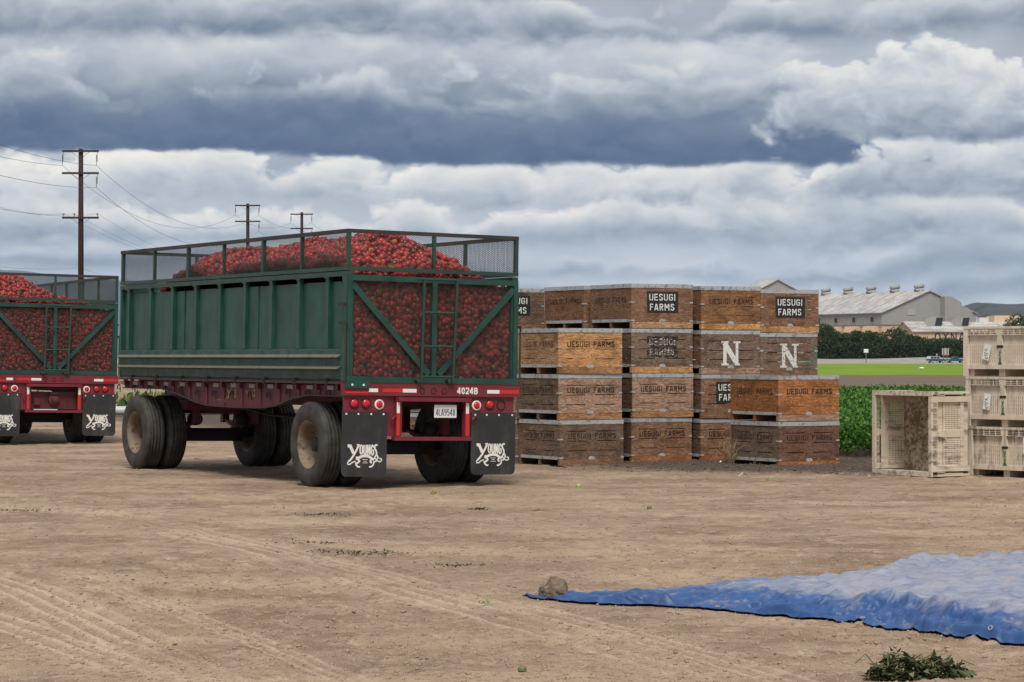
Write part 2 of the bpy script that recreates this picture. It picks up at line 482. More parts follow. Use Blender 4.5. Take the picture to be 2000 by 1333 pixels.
def _dirt(N, p):
    co = worldco(N)
    tr = N.n('ShaderNodeAttribute', attribute_name='track').outputs['Fac']
    so = N.n('ShaderNodeAttribute', attribute_name='soil').outputs['Fac']
    n1 = N.noise(N.vmul(co, (.55, .75, 1)), 1.0, 7, 0.65)
    n2 = N.noise(N.vmul(co, (4.2, 4.8, 5)), 1.0, 7, 0.7)
    n3 = N.noise(co, 42, 4, 0.65)
    n4 = N.noise(N.vmul(co, (2.4, 3.0, 3)), 1.6, 8, 0.75, 0.4)
    c_ = N.mix(N.step(n1, .32, .68), (.185, .124, .083), (.360, .260, .183))
    c_ = N.mix(N.mul(N.step(n2, .46, .70), .65), c_, (.45, .335, .245))
    c_ = N.mix(N.mul(N.step(n4, .52, .66), .8), c_, (.135, .090, .062))
    c_ = N.mix(N.mul(tr, .70), c_, (.52, .40, .30))
    c_ = N.mix(N.mul(N.step(n3, .52, .68), .50), c_, (.115, .078, .052))
    c_ = N.mix(N.mul(N.step(N.noise(co, 95, 3, .7), .56, .70), .45), c_, (.44, .34, .245))
    soil = N.mix(N.step(n3, .35, .65), (.045, .032, .026), (.125, .092, .072))
    c_ = N.mix(so, c_, soil)
    N.link(c_, p.inputs['Base Color']); p.inputs['Roughness'].default_value = .95
    p.inputs['Specular IOR Level'].default_value = .15
    h = N.add(N.mul(n3, .5), N.add(N.mul(N.noise(co, 130, 3, .6), .35), N.mul(n2, .8)))
    bump(N, p, h, .7, .02)
M_dirt = mat('packed_dry_dirt', _dirt)
g = np_mesh('yard_ground', np.stack([Xg, Yg, Zg], -1).reshape(-1, 3), Fg, M_dirt, smooth=True,
            attr={'track': Tg.ravel(), 'soil': Sg.ravel()}, kind='structure')
def gz(x, y):
    return float(height(np.array([x], np.float32), np.array([y], np.float32))[0][0])
b_ = MB(); b_.quadpts([(-9000, -300, -.06), (9000, -300, -.06), (9000, 12000, -.06), (-9000, 12000, -.06)])
tag(b_.build('ground', M_dirt), kind='structure')

# loose clods along the bins and pebbles on the yard
def _clod(N, p):
    n1 = N.noise(objco(N), 25, 4, .6)
    N.link(N.mix(n1, (.040, .028, .022), (.145, .105, .080)), p.inputs['Base Color']); p.inputs['Roughness'].default_value = .95
M_clod = mat('dark_soil_clod', _clod)
M_pebble = plain('dry_dirt_crumb', (.29, .212, .148), .95, vary=.4, scale=1.5)
def scatter_rocks(name, xs, ys_, sizes, m):
    base_v = np.array([(1, 0, 0), (.3, .9, .1), (-.8, .5, 0), (-.7, -.6, .05), (.4, -.9, 0), (.1, .1, .75), (0, 0, -.5)], np.float32)
    base_f = np.array([(0, 1, 5), (1, 2, 5), (2, 3, 5), (3, 4, 5), (4, 0, 5), (1, 0, 6), (2, 1, 6), (3, 2, 6), (4, 3, 6), (0, 4, 6)])
    n = len(xs); zz = height(xs, ys_)[0]
    an = rng.random(n) * 6.28; ca, sa = np.cos(an), np.sin(an)
    V = base_v[None] * (1 + .5 * (rng.random((n, 7, 3)) - .5)) * sizes[:, None, None]
    V = np.stack([V[..., 0] * ca[:, None] - V[..., 1] * sa[:, None], V[..., 0] * sa[:, None] + V[..., 1] * ca[:, None], V[..., 2]], -1)
    V += np.stack([xs, ys_, zz], -1)[:, None, :]
    F = base_f[None] + (np.arange(n) * 7)[:, None, None]
    return np_mesh(name, V.reshape(-1, 3), F.reshape(-1, 3), m, kind='stuff')
n = 16000
xs = rng.uniform(0.5, 9, n).astype(np.float32); ysn = rng.uniform(32, 41, n).astype(np.float32)
k = soil_mask(xs, ysn) > rng.random(n) * .9 + .1
sz = (.007 + .022 * rng.random(k.sum()) ** 3).astype(np.float32)
tag(scatter_rocks('soil_clods', xs[k], ysn[k], sz, M_clod), 'dark loose soil clods along the foot of the bins', 'soil')
n = 42000
ysn = (1 / rng.uniform(1 / 36, 1 / 11.6, n)).astype(np.float32); xs = (ysn * rng.uniform(-.25, .25, n)).astype(np.float32)
tag(scatter_rocks('dirt_crumbs', xs, ysn, (.004 + .014 * rng.random(n) ** 5).astype(np.float32), M_pebble), 'small dirt crumbs strewn over the tan yard', 'dirt')

# ------------------------------------------------------------------ fields behind
def sheet(name, x0, x1, y0, y1, z, m, n=1):
    b_ = MB(); b_.quadpts([(x0, y0, z), (x1, y0, z), (x1, y1, z), (x0, y1, z)])
    return tag(b_.build(name, m), kind='structure')
def field_mat(name, a, b2, c3, sx=.05, sy=.6):
    def fn(N, p):
        co = worldco(N)
        n1 = N.noise(N.vmul(co, (sx, sy, 1)), 1.0, 6, .6); n2 = N.noise(co, 1.2, 5, .7)
        c_ = N.mix(N.step(n1, .35, .65), a, b2)
        N.link(N.mix(N.mul(N.step(n2, .5, .7), .5), c_, c3), p.inputs['Base Color']); p.inputs['Roughness'].default_value = .95
        p.inputs['Specular IOR Level'].default_value = .1
        bump(N, p, n2, .8, .1)
    return mat(name, fn)
M_fallow = field_mat('fallow_soil', (.105, .078, .057), (.185, .145, .108), (.075, .055, .040))
M_young = field_mat('young_green_crop', (.105, .200, .022), (.205, .262, .020), (.075, .145, .024), .9, .012)
M_gravel = field_mat('grey_gravel', (.24, .21, .185), (.33, .30, .27), (.16, .14, .125), .1, 1.0)
M_scrub = field_mat('rough_grass_ground', (.14, .12, .07), (.20, .165, .11), (.075, .095, .035), .05, .1)
sheet('fallow_field', -12, 160, 94, 226, -.030, M_fallow)
sheet('young_crop_field', 10, 300, 222, 568, -.024, M_young)
sheet('road', -300, 420, 568, 668, -.018, M_gravel)
b_ = MB()
nx = 60
for i in range(nx):
    x0, x1 = -300 + 720 * i / nx, -300 + 720 * (i + 1) / nx
    h0, h1 = 1.15 + .25 * math.sin(i * 1.7), 1.15 + .25 * math.sin((i + 1) * 1.7)
    b_.quadpts([(x0, 666, -.03), (x1, 666, -.03), (x1, 676, h1), (x0, 676, h0)])
    b_.quadpts([(x0, 676, h0), (x1, 676, h1), (x1, 720, h1 * .8), (x0, 720, h0 * .8)])
tag(b_.build('road_bank', M_gravel, smooth=True), kind='structure')
# a low dirt bank with weeds far behind the trailers
b_ = MB(); pr = [(0, -.06), (3, .28), (6, .46), (10, .38), (22, -.06)]
for i in range(40):
    x0, x1 = -60 + 1.3 * i, -60 + 1.3 * (i + 1)
    for (u0, z0), (u1, z1) in zip(pr[:-1], pr[1:]):
        j = lambda x, z: z * (.8 + .4 * math.sin(x * .7) * math.sin(x * .23)) if z > 0 else z
        b_.quadpts([(x0, 84 + u0, j(x0, z0)), (x1, 84 + u0, j(x1, z0)), (x1, 84 + u1, j(x1, z1)), (x0, 84 + u1, j(x0, z1))])
tag(b_.build('dirt_bank', M_dirt, smooth=True), kind='structure')
b_ = MB(); b_.tube([(-16.5, 70, .10), (-11.0, 70.4, .10), (-7.0, 70.6, .10)], .13, 12)
tag(b_.build('irrigation_pipe', plain('grey_pipe', (.42, .42, .43), .5), smooth=True), 'long grey irrigation pipe lying on the dirt behind the trailers', 'pipe')

# ------------------------------------------------------------------ leaves: one numpy builder for crops, crowns and tufts
def leaf_mat(name, dark, light, trans=.25, tip=None):
    def fn(N, p):
        v = N.n('ShaderNodeAttribute', attribute_name='tint').outputs['Fac']
        c_ = N.mix(v, dark, light)
        if tip: c_ = N.mix(N.step(v, .86, .98), c_, tip)
        N.link(c_, p.inputs['Base Color']); p.inputs['Roughness'].default_value = .55
        p.inputs['Specular IOR Level'].default_value = .3
        tr_ = N.n('ShaderNodeBsdfTranslucent'); N.link(c_, tr_.inputs[0])
        mx = N.n('ShaderNodeMixShader'); mx.inputs[0].default_value = trans
        N.link(p.outputs[0], mx.inputs[1]); N.link(tr_.outputs[0], mx.inputs[2]); N.link(mx.outputs[0], N.out.inputs[0])
    return mat(name, fn)
def leaves(name, C, D, L, Wd, m, tint, parent=None, kind=None, fold=.25):
    """diamond leaves: base C, direction D, length L, width Wd; two bent halves each"""
    n = len(C); D = D / np.linalg.norm(D, axis=1, keepdims=True)
    r_ = rng.normal(size=(n, 3)); S = np.cross(D, r_); S /= np.linalg.norm(S, axis=1, keepdims=True) + 1e-9
    U = np.cross(S, D)
    L = L[:, None]; Wd = Wd[:, None]
    tipv = C + D * L - U * L * .15
    mid = C + D * L * .5
    a = mid + S * Wd * .5 + U * Wd * fold; b2 = mid - S * Wd * .5 + U * Wd * fold
    V = np.stack([C, a, tipv, b2], 1).reshape(-1, 3)
    i = np.arange(n)[:, None] * 4
    F = np.concatenate([i + np.array([[0, 1, 2]]), i + np.array([[0, 2, 3]])], 1).reshape(-1, 3)
    return np_mesh(name, V, F, m, parent, attr={'tint': np.repeat(tint, 4)}, kind=kind)

M_celery = leaf_mat('celery_leaf', (.022, .085, .012), (.115, .275, .032), .3, (.19, .36, .07))
M_hedge = leaf_mat('hedge_leaf', (.014, .032, .009), (.085, .125, .030), .25)
M_weed = leaf_mat('weed_leaf', (.05, .10, .02), (.14, .22, .05), .3)
# crop field: rows of bushy plants
row, pl = [], []
n_pl = 0
CC, DD, LL, WW, TT = [], [], [], [], []
yy = 39.6
while yy < 94:
    sp = .17 + (yy - 39) * .004
    x_lo, x_hi = (540 / 5000) * yy - 1.0, (960 / 5000) * yy + 1.5
    m_ = int((x_hi - x_lo) / sp)
    px_ = x_lo + np.arange(m_) * sp + rng.normal(size=m_) * sp * .3
    py_ = yy + rng.normal(size=m_) * .10
    per = 62 if yy < 43 else (26 if yy < 52 else 13)
    H_ = .52 * (.85 + .3 * rng.random(m_)) * (.9 + .2 * fbm(px_ * .5, py_ * .5, 2))
    for q in range(per):
        a_ = rng.random(m_) * 6.28; t_ = rng.random(m_) ** .6
        rad = .05 + .17 * t_
        CC.append(np.stack([px_ + np.cos(a_) * rad, py_ + np.sin(a_) * rad, H_ * (.12 + .80 * rng.random(m_) ** .5) ], -1))
        DD.append(np.stack([np.cos(a_) * .8, np.sin(a_) * .8, .25 + .9 * rng.random(m_)], -1))
        f_ = 1 + (yy - 39) * .010
        LL.append((.045 + .05 * rng.random(m_)) * f_); WW.append((.036 + .036 * rng.random(m_)) * f_)
        TT.append(np.clip(rng.normal(.45, .25, m_), 0, 1))
    yy += .36 + (yy - 39) * .006
CC, DD, LL, WW, TT = [np.concatenate(q) for q in (CC, DD, LL, WW, TT)]
crop = leaves('green_crop', CC, DD, LL, WW, M_celery, TT, kind='stuff')
tag(crop, 'dense bright green leafy crop growing behind the bins', 'crop')
# soil under the crop keeps it opaque
sheet('crop_soil', 3.6, 22, 39.9, 94, .02, plain('damp_crop_soil', (.030, .028, .016), .95))
# weeds on the bank far left
m_ = 900
wx = rng.uniform(-17.5, -10.8, m_); wy = rng.uniform(72, 84, m_)
k = fbm(wx * .9, wy * .9, 2) > .52
wx, wy = wx[k], wy[k]
leaves('bank_weeds', np.stack([wx, wy, .02 + .28 * rng.random(len(wx))], -1), np.stack([rng.normal(size=len(wx)) * .5, rng.normal(size=len(wx)) * .5, np.ones(len(wx))], -1),
       .15 + .2 * rng.random(len(wx)), .08 + .1 * rng.random(len(wx)), M_weed, rng.random(len(wx)), kind='stuff')
tag(bpy.data.objects['bank_weeds'], 'green weeds on the dirt beyond the trailers', 'weeds')

# ------------------------------------------------------------------ hills
def hill_mat(name, a, b2):
    def fn(N, p):
        co = worldco(N)
        n1 = N.noise(co, .004, 8, .65); n2 = N.noise(co, .02, 4, .6)
        N.link(N.mix(N.step(N.add(N.mul(n1, .6), N.mul(n2, .4)), .42, .60), a, b2), p.inputs['Base Color']); p.inputs['Roughness'].default_value = 1
        bump(N, p, n1, 1.0, 60)
    return mat(name, fn)
M_hill = hill_mat('scrub_hill', (.012, .018, .012), (.052, .042, .034))
def hills(name, x0, x1, y0, depth, hfun, n=220, mrows=26, rough=.44):
    xx = np.linspace(x0, x1, n); vv = np.linspace(0, 1, mrows)
    X = np.repeat(xx[None], mrows, 0); Y = y0 + depth * np.repeat(vv[:, None], n, 1)
    prof = np.sin(np.clip(vv * 1.25, 0, 1) * math.pi / 2)[:, None]
    rid = 1 - rough / 2 + rough * fbm(X / 420 + 3, Y / 420, 5, .55)
    Z = hfun(xx)[None] * prof * rid - 4
    Z[0] = -6; Z[-1] *= .6
    i = np.arange(n * mrows).reshape(mrows, n)
    F = np.stack([i[:-1, :-1], i[:-1, 1:], i[1:, 1:], i[1:, :-1]], -1).reshape(-1, 4)
    return np_mesh(name, np.stack([X, Y, Z], -1).reshape(-1, 3), F, M_hill, smooth=True, kind='structure')
def hleft(x):
    t = x / 17000 * 5000 + 1000
    return 2.95 * np.interp(t, [-1500, -400, 0, 60, 110, 300, 700, 1200], [200, 205, 196, 190, 182, 172, 150, 90])
hills('hill', -11000, 900, 15000, 2500, hleft, rough=.18)
def hright(x):
    t = x / 6200 * 5000 + 1000
    return np.interp(t, [1200, 1500, 1860, 1900, 1960, 2100, 2600, 3500], [40, 60, 118, 134, 130, 138, 150, 120])
hills('distant_ridge', 250, 3600, 5200, 1000, hright)
# ------------------------------------------------------------------ lettering: strokes on a 0..1 high cell
def arc(cx_, cz_, rx, rz, a0, a1, n=7):
    return [(cx_ + rx * math.cos(R(a0 + (a1 - a0) * k / n)), cz_ + rz * math.sin(R(a0 + (a1 - a0) * k / n))) for k in range(n + 1)]
GLYPH = {   # letter: (width, strokes); stencil letters keep their bridges
    'U': (.60, [[(.08, 1), (.08, .24), (.14, .10), (.25, .07)], [(.35, .07), (.46, .10), (.52, .24), (.52, 1)]]),
    'E': (.54, [[(.09, 0), (.09, 1)], [(.17, .92), (.52, .92)], [(.17, .5), (.46, .5)], [(.17, .08), (.52, .08)]]),
    'S': (.58, [[(.51, .74), (.44, .90), (.29, .93), (.13, .89), (.08, .74), (.14, .60), (.26, .54)], [(.33, .48), (.46, .42), (.52, .27), (.45, .11), (.29, .07), (.14, .11), (.07, .27)]]),
    'G': (.60, [[(.52, .72), (.46, .88), (.32, .93)], [(.25, .93), (.12, .86), (.08, .70), (.08, .30), (.13, .13), (.25, .07)], [(.33, .07), (.47, .12), (.52, .26), (.52, .47), (.32, .47)]]),
    'I': (.22, [[(.11, 0), (.11, 1)]]),
    'F': (.52, [[(.09, 0), (.09, 1)], [(.17, .92), (.52, .92)], [(.17, .52), (.44, .52)]]),
    'A': (.62, [[(.07, 0), (.27, .97)], [(.35, .97), (.55, 0)], [(.20, .28), (.42, .28)]]),
    'R': (.60, [[(.09, 0), (.09, 1)], [(.17, .92), (.38, .92), (.50, .84), (.50, .62), (.40, .52), (.18, .50)], [(.30, .46), (.53, 0)]]),
    'M': (.76, [[(.09, 0), (.09, 1)], [(.15, .95), (.36, .36)], [(.40, .36), (.61, .95)], [(.67, 1), (.67, 0)]]),
    'O': (.62, [arc(.31, .5, .22, .43, 95, 265, 8), arc(.31, .5, .22, .43, -85, 85, 8)]),
    'X': (.60, [[(.07, 0), (.53, 1)], [(.07, 1), (.53, 0)]]),
    'N': (.64, [[(.09, 0), (.09, 1)], [(.12, .95), (.52, .05)], [(.55, 0), (.55, 1)]]),
    'D': (.60, [[(.09, 0), (.09, 1)], [(.17, .92), (.36, .92), (.51, .76), (.51, .24), (.36, .08), (.17, .08)]]),
    'P': (.58, [[(.09, 0), (.09, 1)], [(.17, .92), (.40, .92), (.51, .82), (.51, .60), (.40, .48), (.17, .48)]]),
    'H': (.60, [[(.09, 0), (.09, 1)], [(.51, 0), (.51, 1)], [(.15, .5), (.45, .5)]]),
    'C': (.60, [[(.52, .72), (.44, .90), (.30, .93), (.13, .86), (.08, .70), (.08, .30), (.13, .14), (.30, .07), (.44, .10), (.52, .28)]]),
    'L': (.52, [[(.09, 1), (.09, .08), (.50, .08)]]),
    '4': (.60, [[(.40, 0), (.40, 1), (.07, .30), (.55, .30)]]),
    '0': (.58, [arc(.29, .5, .20, .42, 0, 360, 12)]),
    '2': (.58, [[(.09, .74), (.14, .90), (.30, .93), (.45, .87), (.49, .70), (.42, .50), (.08, .08), (.52, .08)]]),
    'B': (.58, [[(.09, 0), (.09, 1)], [(.15, .92), (.36, .92), (.46, .82), (.46, .64), (.36, .53), (.15, .53)], [(.36, .53), (.50, .42), (.50, .20), (.38, .08), (.15, .08)]]),
    '9': (.58, [[(.10, .12), (.25, .07), (.42, .14), (.49, .40), (.49, .72), (.40, .90), (.24, .93), (.11, .84), (.09, .62), (.18, .48), (.34, .46), (.48, .58)]]),
    '5': (.58, [[(.48, .92), (.13, .92), (.10, .55), (.30, .60), (.46, .50), (.50, .30), (.42, .12), (.25, .07), (.09, .14)]]),
    '8': (.58, [arc(.29, .73, .17, .20, 0, 360, 10), arc(.29, .27, .20, .22, 0, 360, 10)]),
    ' ': (.42, []),
}
def text_mb(s, x0, z0, hgt, sx=1.0, wd=.15, gap=.10, y=-.0025, width=None, mb=None, slant=0.0):
    """letters standing on z0 from x0; if width is given the spacing is fitted to it"""
    adv = sum(GLYPH[c][0] + gap for c in s) - gap
    k = (width / adv) if width else hgt * sx
    mb = mb or MB(); x = x0
    for c in s:
        w_, strokes = GLYPH[c]
        for q, st in enumerate(strokes):
            mb.stroke([(x + (a + slant * b2) * k, z0 + b2 * hgt) for a, b2 in st], wd * min(k, hgt) * 1.05, y, k0=2 * q)
        x += (w_ + gap) * k
    return mb
def paint_mat(name, col, wear_lo, wear_hi, scale=22.0, rough=.7):
    """stencil paint that has flaked away in patches"""
    def fn(N, p):
        co = objco(N); r_ = N.mul(orand(N), 31.0)
        v = N.vadd(co, N.xyz(r_, r_, r_))
        n1 = N.noise(N.vmul(v, (1, 1, 2.4)), scale, 5, .65)
        p.inputs['Base Color'].default_value = (*col, 1); p.inputs['Roughness'].default_value = rough
        tr_ = N.n('ShaderNodeBsdfTransparent'); mx = N.n('ShaderNodeMixShader')
        N.link(N.step(n1, wear_lo, wear_hi), mx.inputs[0]); N.link(tr_.outputs[0], mx.inputs[1]); N.link(p.outputs[0], mx.inputs[2])
        N.link(mx.outputs[0], N.out.inputs[0])
    return mat(name, fn)
P_black = paint_mat('black_stencil_paint', (.010, .008, .007), .20, .34)
P_faded = paint_mat('faded_black_stencil_paint', (.016, .012, .010), .34, .52)
P_white = paint_mat('white_stencil_paint', (.70, .69, .64), .30, .44)
P_white_worn = paint_mat('flaking_white_paint', (.66, .65, .61), .36, .47)
P_white_ghost = paint_mat('nearly_gone_white_paint', (.60, .58, .54), .47, .58)
P_patch = paint_mat('black_paint_patch', (.014, .014, .016), .30, .42, 9)
P_patch_worn = paint_mat('worn_black_paint_patch', (.018, .017, .017), .46, .58, 12)
P_yellow = paint_mat('scuffed_yellow_paint', (.50, .31, .12), .42, .56, 30)
P_green_print = plain('green_print', (.020, .130, .050), .6)

def flap_logo(mb, x0, z0, w_, y):
    """YOUNGS in tall arched capitals with a curling Y, a ribbon and scrolls"""
    S = lambda pts, wd, k=0: mb.stroke([(x0 + a * w_, z0 + b2 * w_) for a, b2 in pts], wd * w_, y, .0004, k0=k)
    S([(.02, .535), (.09, .52), (.185, .33)], .085)                                         # Y: left arm
    S([(.00, .545), (.13, .545)], .03, 3)
    S([(.34, .56), (.27, .42), (.18, .27), (.10, .17), (.04, .12)], .055, 1)                # Y: right arm and tail
    S([(.27, .555), (.36, .565)], .03, 4)
    S([(.04, .12), (.01, .08), (.03, .045), (.09, .05), (.15, .10), (.24, .13)], .032, 2)   # curl
    def col_(x, wl, top, bot, kind, k):
        if kind == 'O': S([(x, bot + .04), (x, top - .04), (x + wl / 2, top), (x + wl, top - .04), (x + wl, bot + .04), (x + wl / 2, bot), (x, bot + .04)], .040, k)
        if kind == 'U': S([(x, top), (x, bot + .05), (x + wl / 2, bot), (x + wl, bot + .05), (x + wl, top)], .040, k)
        if kind == 'N': S([(x, bot), (x, top)], .040, k); S([(x, top), (x + wl, bot)], .040, k + 2); S([(x + wl, bot), (x + wl, top)], .040, k + 4)
        if kind == 'G': S([(x + wl, top - .07), (x + wl / 2, top), (x, top - .06), (x, bot + .06), (x + wl / 2, bot), (x + wl, bot + .06), (x + wl, bot + .13), (x + wl * .5, bot + .13)], .040, k)
    col_(.375, .065, .55, .315, 'O', 0); col_(.485, .06, .555, .30, 'U', 1); col_(.59, .065, .56, .295, 'N', 0); col_(.70, .065, .555, .285, 'G', 2)
    S([(.88, .545), (.84, .555), (.80, .53), (.80, .46), (.84, .40), (.855, .33), (.82, .25), (.78, .19), (.74, .15)], .045, 1)   # S
    S([(.80, .22), (.87, .14), (.95, .11), (1.0, .14), (.995, .19), (.94, .20)], .030, 3)     # S tail
    S([(.87, .29), (.90, .22), (.84, .13), (.76, .10)], .04, 5)
    S([(.33, .215), (.42, .255), (.52, .27), (.62, .255), (.70, .215)], .070, 2)              # ribbon
    S([(.33, .215), (.28, .23), (.27, .19), (.33, .17), (.36, .13), (.31, .09), (.27, .06)], .050, 1)
    S([(.70, .215), (.74, .19), (.69, .16), (.67, .12), (.72, .08)], .050, 4)
    S([(.25, .10), (.26, .03), (.32, -.02), (.38, -.015)], .042, 2)
    S([(.78, .09), (.76, .03), (.70, -.02), (.64, -.015)], .042, 3)
    for k, (a, b2, z) in enumerate(((.44, .60, .175), (.48, .57, .13), (.45, .60, .085))): S([(a, z), (b2, z)], .014, k)
# ------------------------------------------------------------------ peppers
def pepper_mesh():
    n, V, F, mi = 8, [], [], []
    rings = [(.30, -.46), (.74, -.30), (1.0, .05), (.88, .34), (.42, .47)]
    for r_, z in rings:
        for j in range(n):
            a = 2 * math.pi * j / n; q = r_ * (1 + (.11 if j % 2 else -.11) * (1 if r_ > .5 else .5))
            V.append((q * math.cos(a) * .5, q * math.sin(a) * .5, z * 1.05))
    V += [(0, 0, -.42), (0, 0, .36)]
    b0, t0 = len(V) - 2, len(V) - 1
    for j in range(n):
        j2 = (j + 1) % n
        F.append((b0, j2, j)); mi.append(0)
        for k in range(4):
            a, b2 = k * n + j, k * n + j2
            F += [(a, b2, b2 + n), (a, b2 + n, a + n)]; mi += [0, 0]
        F.append((4 * n + j, 4 * n + j2, t0)); mi.append(0)
    s0 = len(V)
    for j in range(5):
        a = 2 * math.pi * j / 5
        V.append((.19 * math.cos(a), .19 * math.sin(a), .45))
    for j in range(5):
        a = 2 * math.pi * j / 5
        V.append((.045 * math.cos(a) + .06, .045 * math.sin(a), .72))
    for j in range(5):
        a, b2 = s0 + j, s0 + (j + 1) % 5
        F += [(a, b2, b2 + 5), (a, b2 + 5, a + 5)]; mi += [1, 1]
    F += [(s0 + 5, s0 + 6, s0 + 7), (s0 + 5, s0 + 7, s0 + 8), (s0 + 5, s0 + 8, s0 + 9)]; mi += [1, 1, 1]
    return np.array(V, np.float32), np.array(F), np.array(mi)
PV, PF, PM = pepper_mesh()
def _pep(N, p):
    t = N.n('ShaderNodeAttribute', attribute_name='tint').outputs['Fac']
    t = N.math('FRACT', N.add(t, N.mul(orand(N), .9)))
    c_ = N.ramp(t, [(0, (.120, .005, .008)), (.45, (.290, .007, .015)), (.80, (.410, .011, .020)), (.95, (.48, .024, .018)), (.99, (.52, .09, .014)), (1.0, (.10, .13, .015))])
    N.link(c_, p.inputs['Base Color']); p.inputs['Roughness'].default_value = .36
M_pep = mat('red_pepper_skin', _pep)
M_stem = plain('green_pepper_stem', (.085, .13, .028), .6, vary=.4)
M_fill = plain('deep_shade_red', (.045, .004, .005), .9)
def rand_rot(n):
    q = rng.normal(size=(n, 4)); q /= np.linalg.norm(q, axis=1, keepdims=True); w_, x, y, z = q.T
    return np.stack([1 - 2 * (y * y + z * z), 2 * (x * y - z * w_), 2 * (x * z + y * w_), 2 * (x * y + z * w_), 1 - 2 * (x * x + z * z), 2 * (y * z - x * w_),
                     2 * (x * z - y * w_), 2 * (y * z + x * w_), 1 - 2 * (x * x + y * y)], -1).reshape(n, 3, 3)
def pepper_heap(name, pts, size, parent=None, kind='stuff'):
    n = len(pts); Rm = rand_rot(n)
    V = np.einsum('nij,nvj->nvi', Rm, PV[None] * (1 + .22 * (rng.random((n, 1, 3)) - .5))) * size[:, None, None] + pts[:, None, :]
    F = PF[None] + (np.arange(n) * len(PV))[:, None, None]
    return np_mesh(name, V.reshape(-1, 3), F.reshape(-1, 3), [M_pep, M_stem], parent, np.tile(PM, n), True, {'tint': np.repeat(rng.random(n), len(PV))}, kind)

# ------------------------------------------------------------------ trailer
TW, TL, ROLL = 2.33, 7.48, .018
def expanded(mb, w_, h_, dw, dh, st, T):
    """crossed diagonal strands of expanded steel in a w x h panel; T maps (u, z) to a point"""
    s = dh / dw
    for sg in (1, -1):
        k = -int(w_ / dw) - 1
        while k * dh < h_ + w_ * s:
            c0 = k * dh if sg > 0 else k * dh
            pts = []
            # z = c0 + sg*s*u
            for u in (0.0, w_):
                z = c0 + sg * s * u
                if 0 <= z <= h_: pts.append((u, z))
            for z in (0.0, h_):
                u = (z - c0) * sg / s
                if 0 < u < w_: pts.append((u, z))
            if len(pts) >= 2:
                a, b2 = pts[0], pts[1]
                pa, pb = Vector(T(*a)), Vector(T(*b2))
                if (pa - pb).length > .01:
                    nrm = (Vector(T(1, 0)) - Vector(T(0, 0))).cross(Vector(T(0, 1)) - Vector(T(0, 0))).normalized()
                    off = nrm * (.0015 * sg)
                    mb.beam(pa + off, pb + off, st, .0028, nrm)
            k += 1
    return mb
def wheel_parts(dual_out):
    """tyre + rim meshes about the x axis; the dish is open towards -x when dual_out"""
    RT, HW = .525, .142
    t = MB()
    prof = [(.298, -HW + .022), (.33, -HW + .006), (.40, -HW - .004), (.455, -HW - .002), (.49, -HW + .008), (.512, -HW + .022), (.521, -HW + .036)]
    tread = []
    for a in (-.088, -.040, .010, .058):
        tread += [(RT, a - .004), (RT - .012, a), (RT - .012, a + .007), (RT, a + .011)]
    prof = prof + [(RT, -HW + .046)] + tread + [(RT, HW - .046)] + [(r_, -a) for r_, a in prof[::-1]]
    t.lathe(prof, axis='x', n=56)
    r = MB()
    r.lathe([(.300, -.128), (.288, -.126), (.280, -.108), (.262, -.098), (.256, -.060), (.246, -.020), (.240, .070), (.222, .098), (.150, .108), (.098, .108), (.098, .05)], axis='x', n=40)
    r.lathe([(.300, .128), (.280, .108), (.262, .098), (.256, .085)], axis='x', n=40)
    h = MB()
    h.lathe([(.096, .109), (.094, .0), (.075, -.035), (.05, -.045), (.001, -.045)], axis='x', n=20)
    nut = MB()
    for k in range(10):
        a = 2 * math.pi * k / 10
        nut.tube([(.105, .142 * math.cos(a), .142 * math.sin(a)), (.070, .142 * math.cos(a), .142 * math.sin(a))], .016, 6)
    return t, r, h, nut
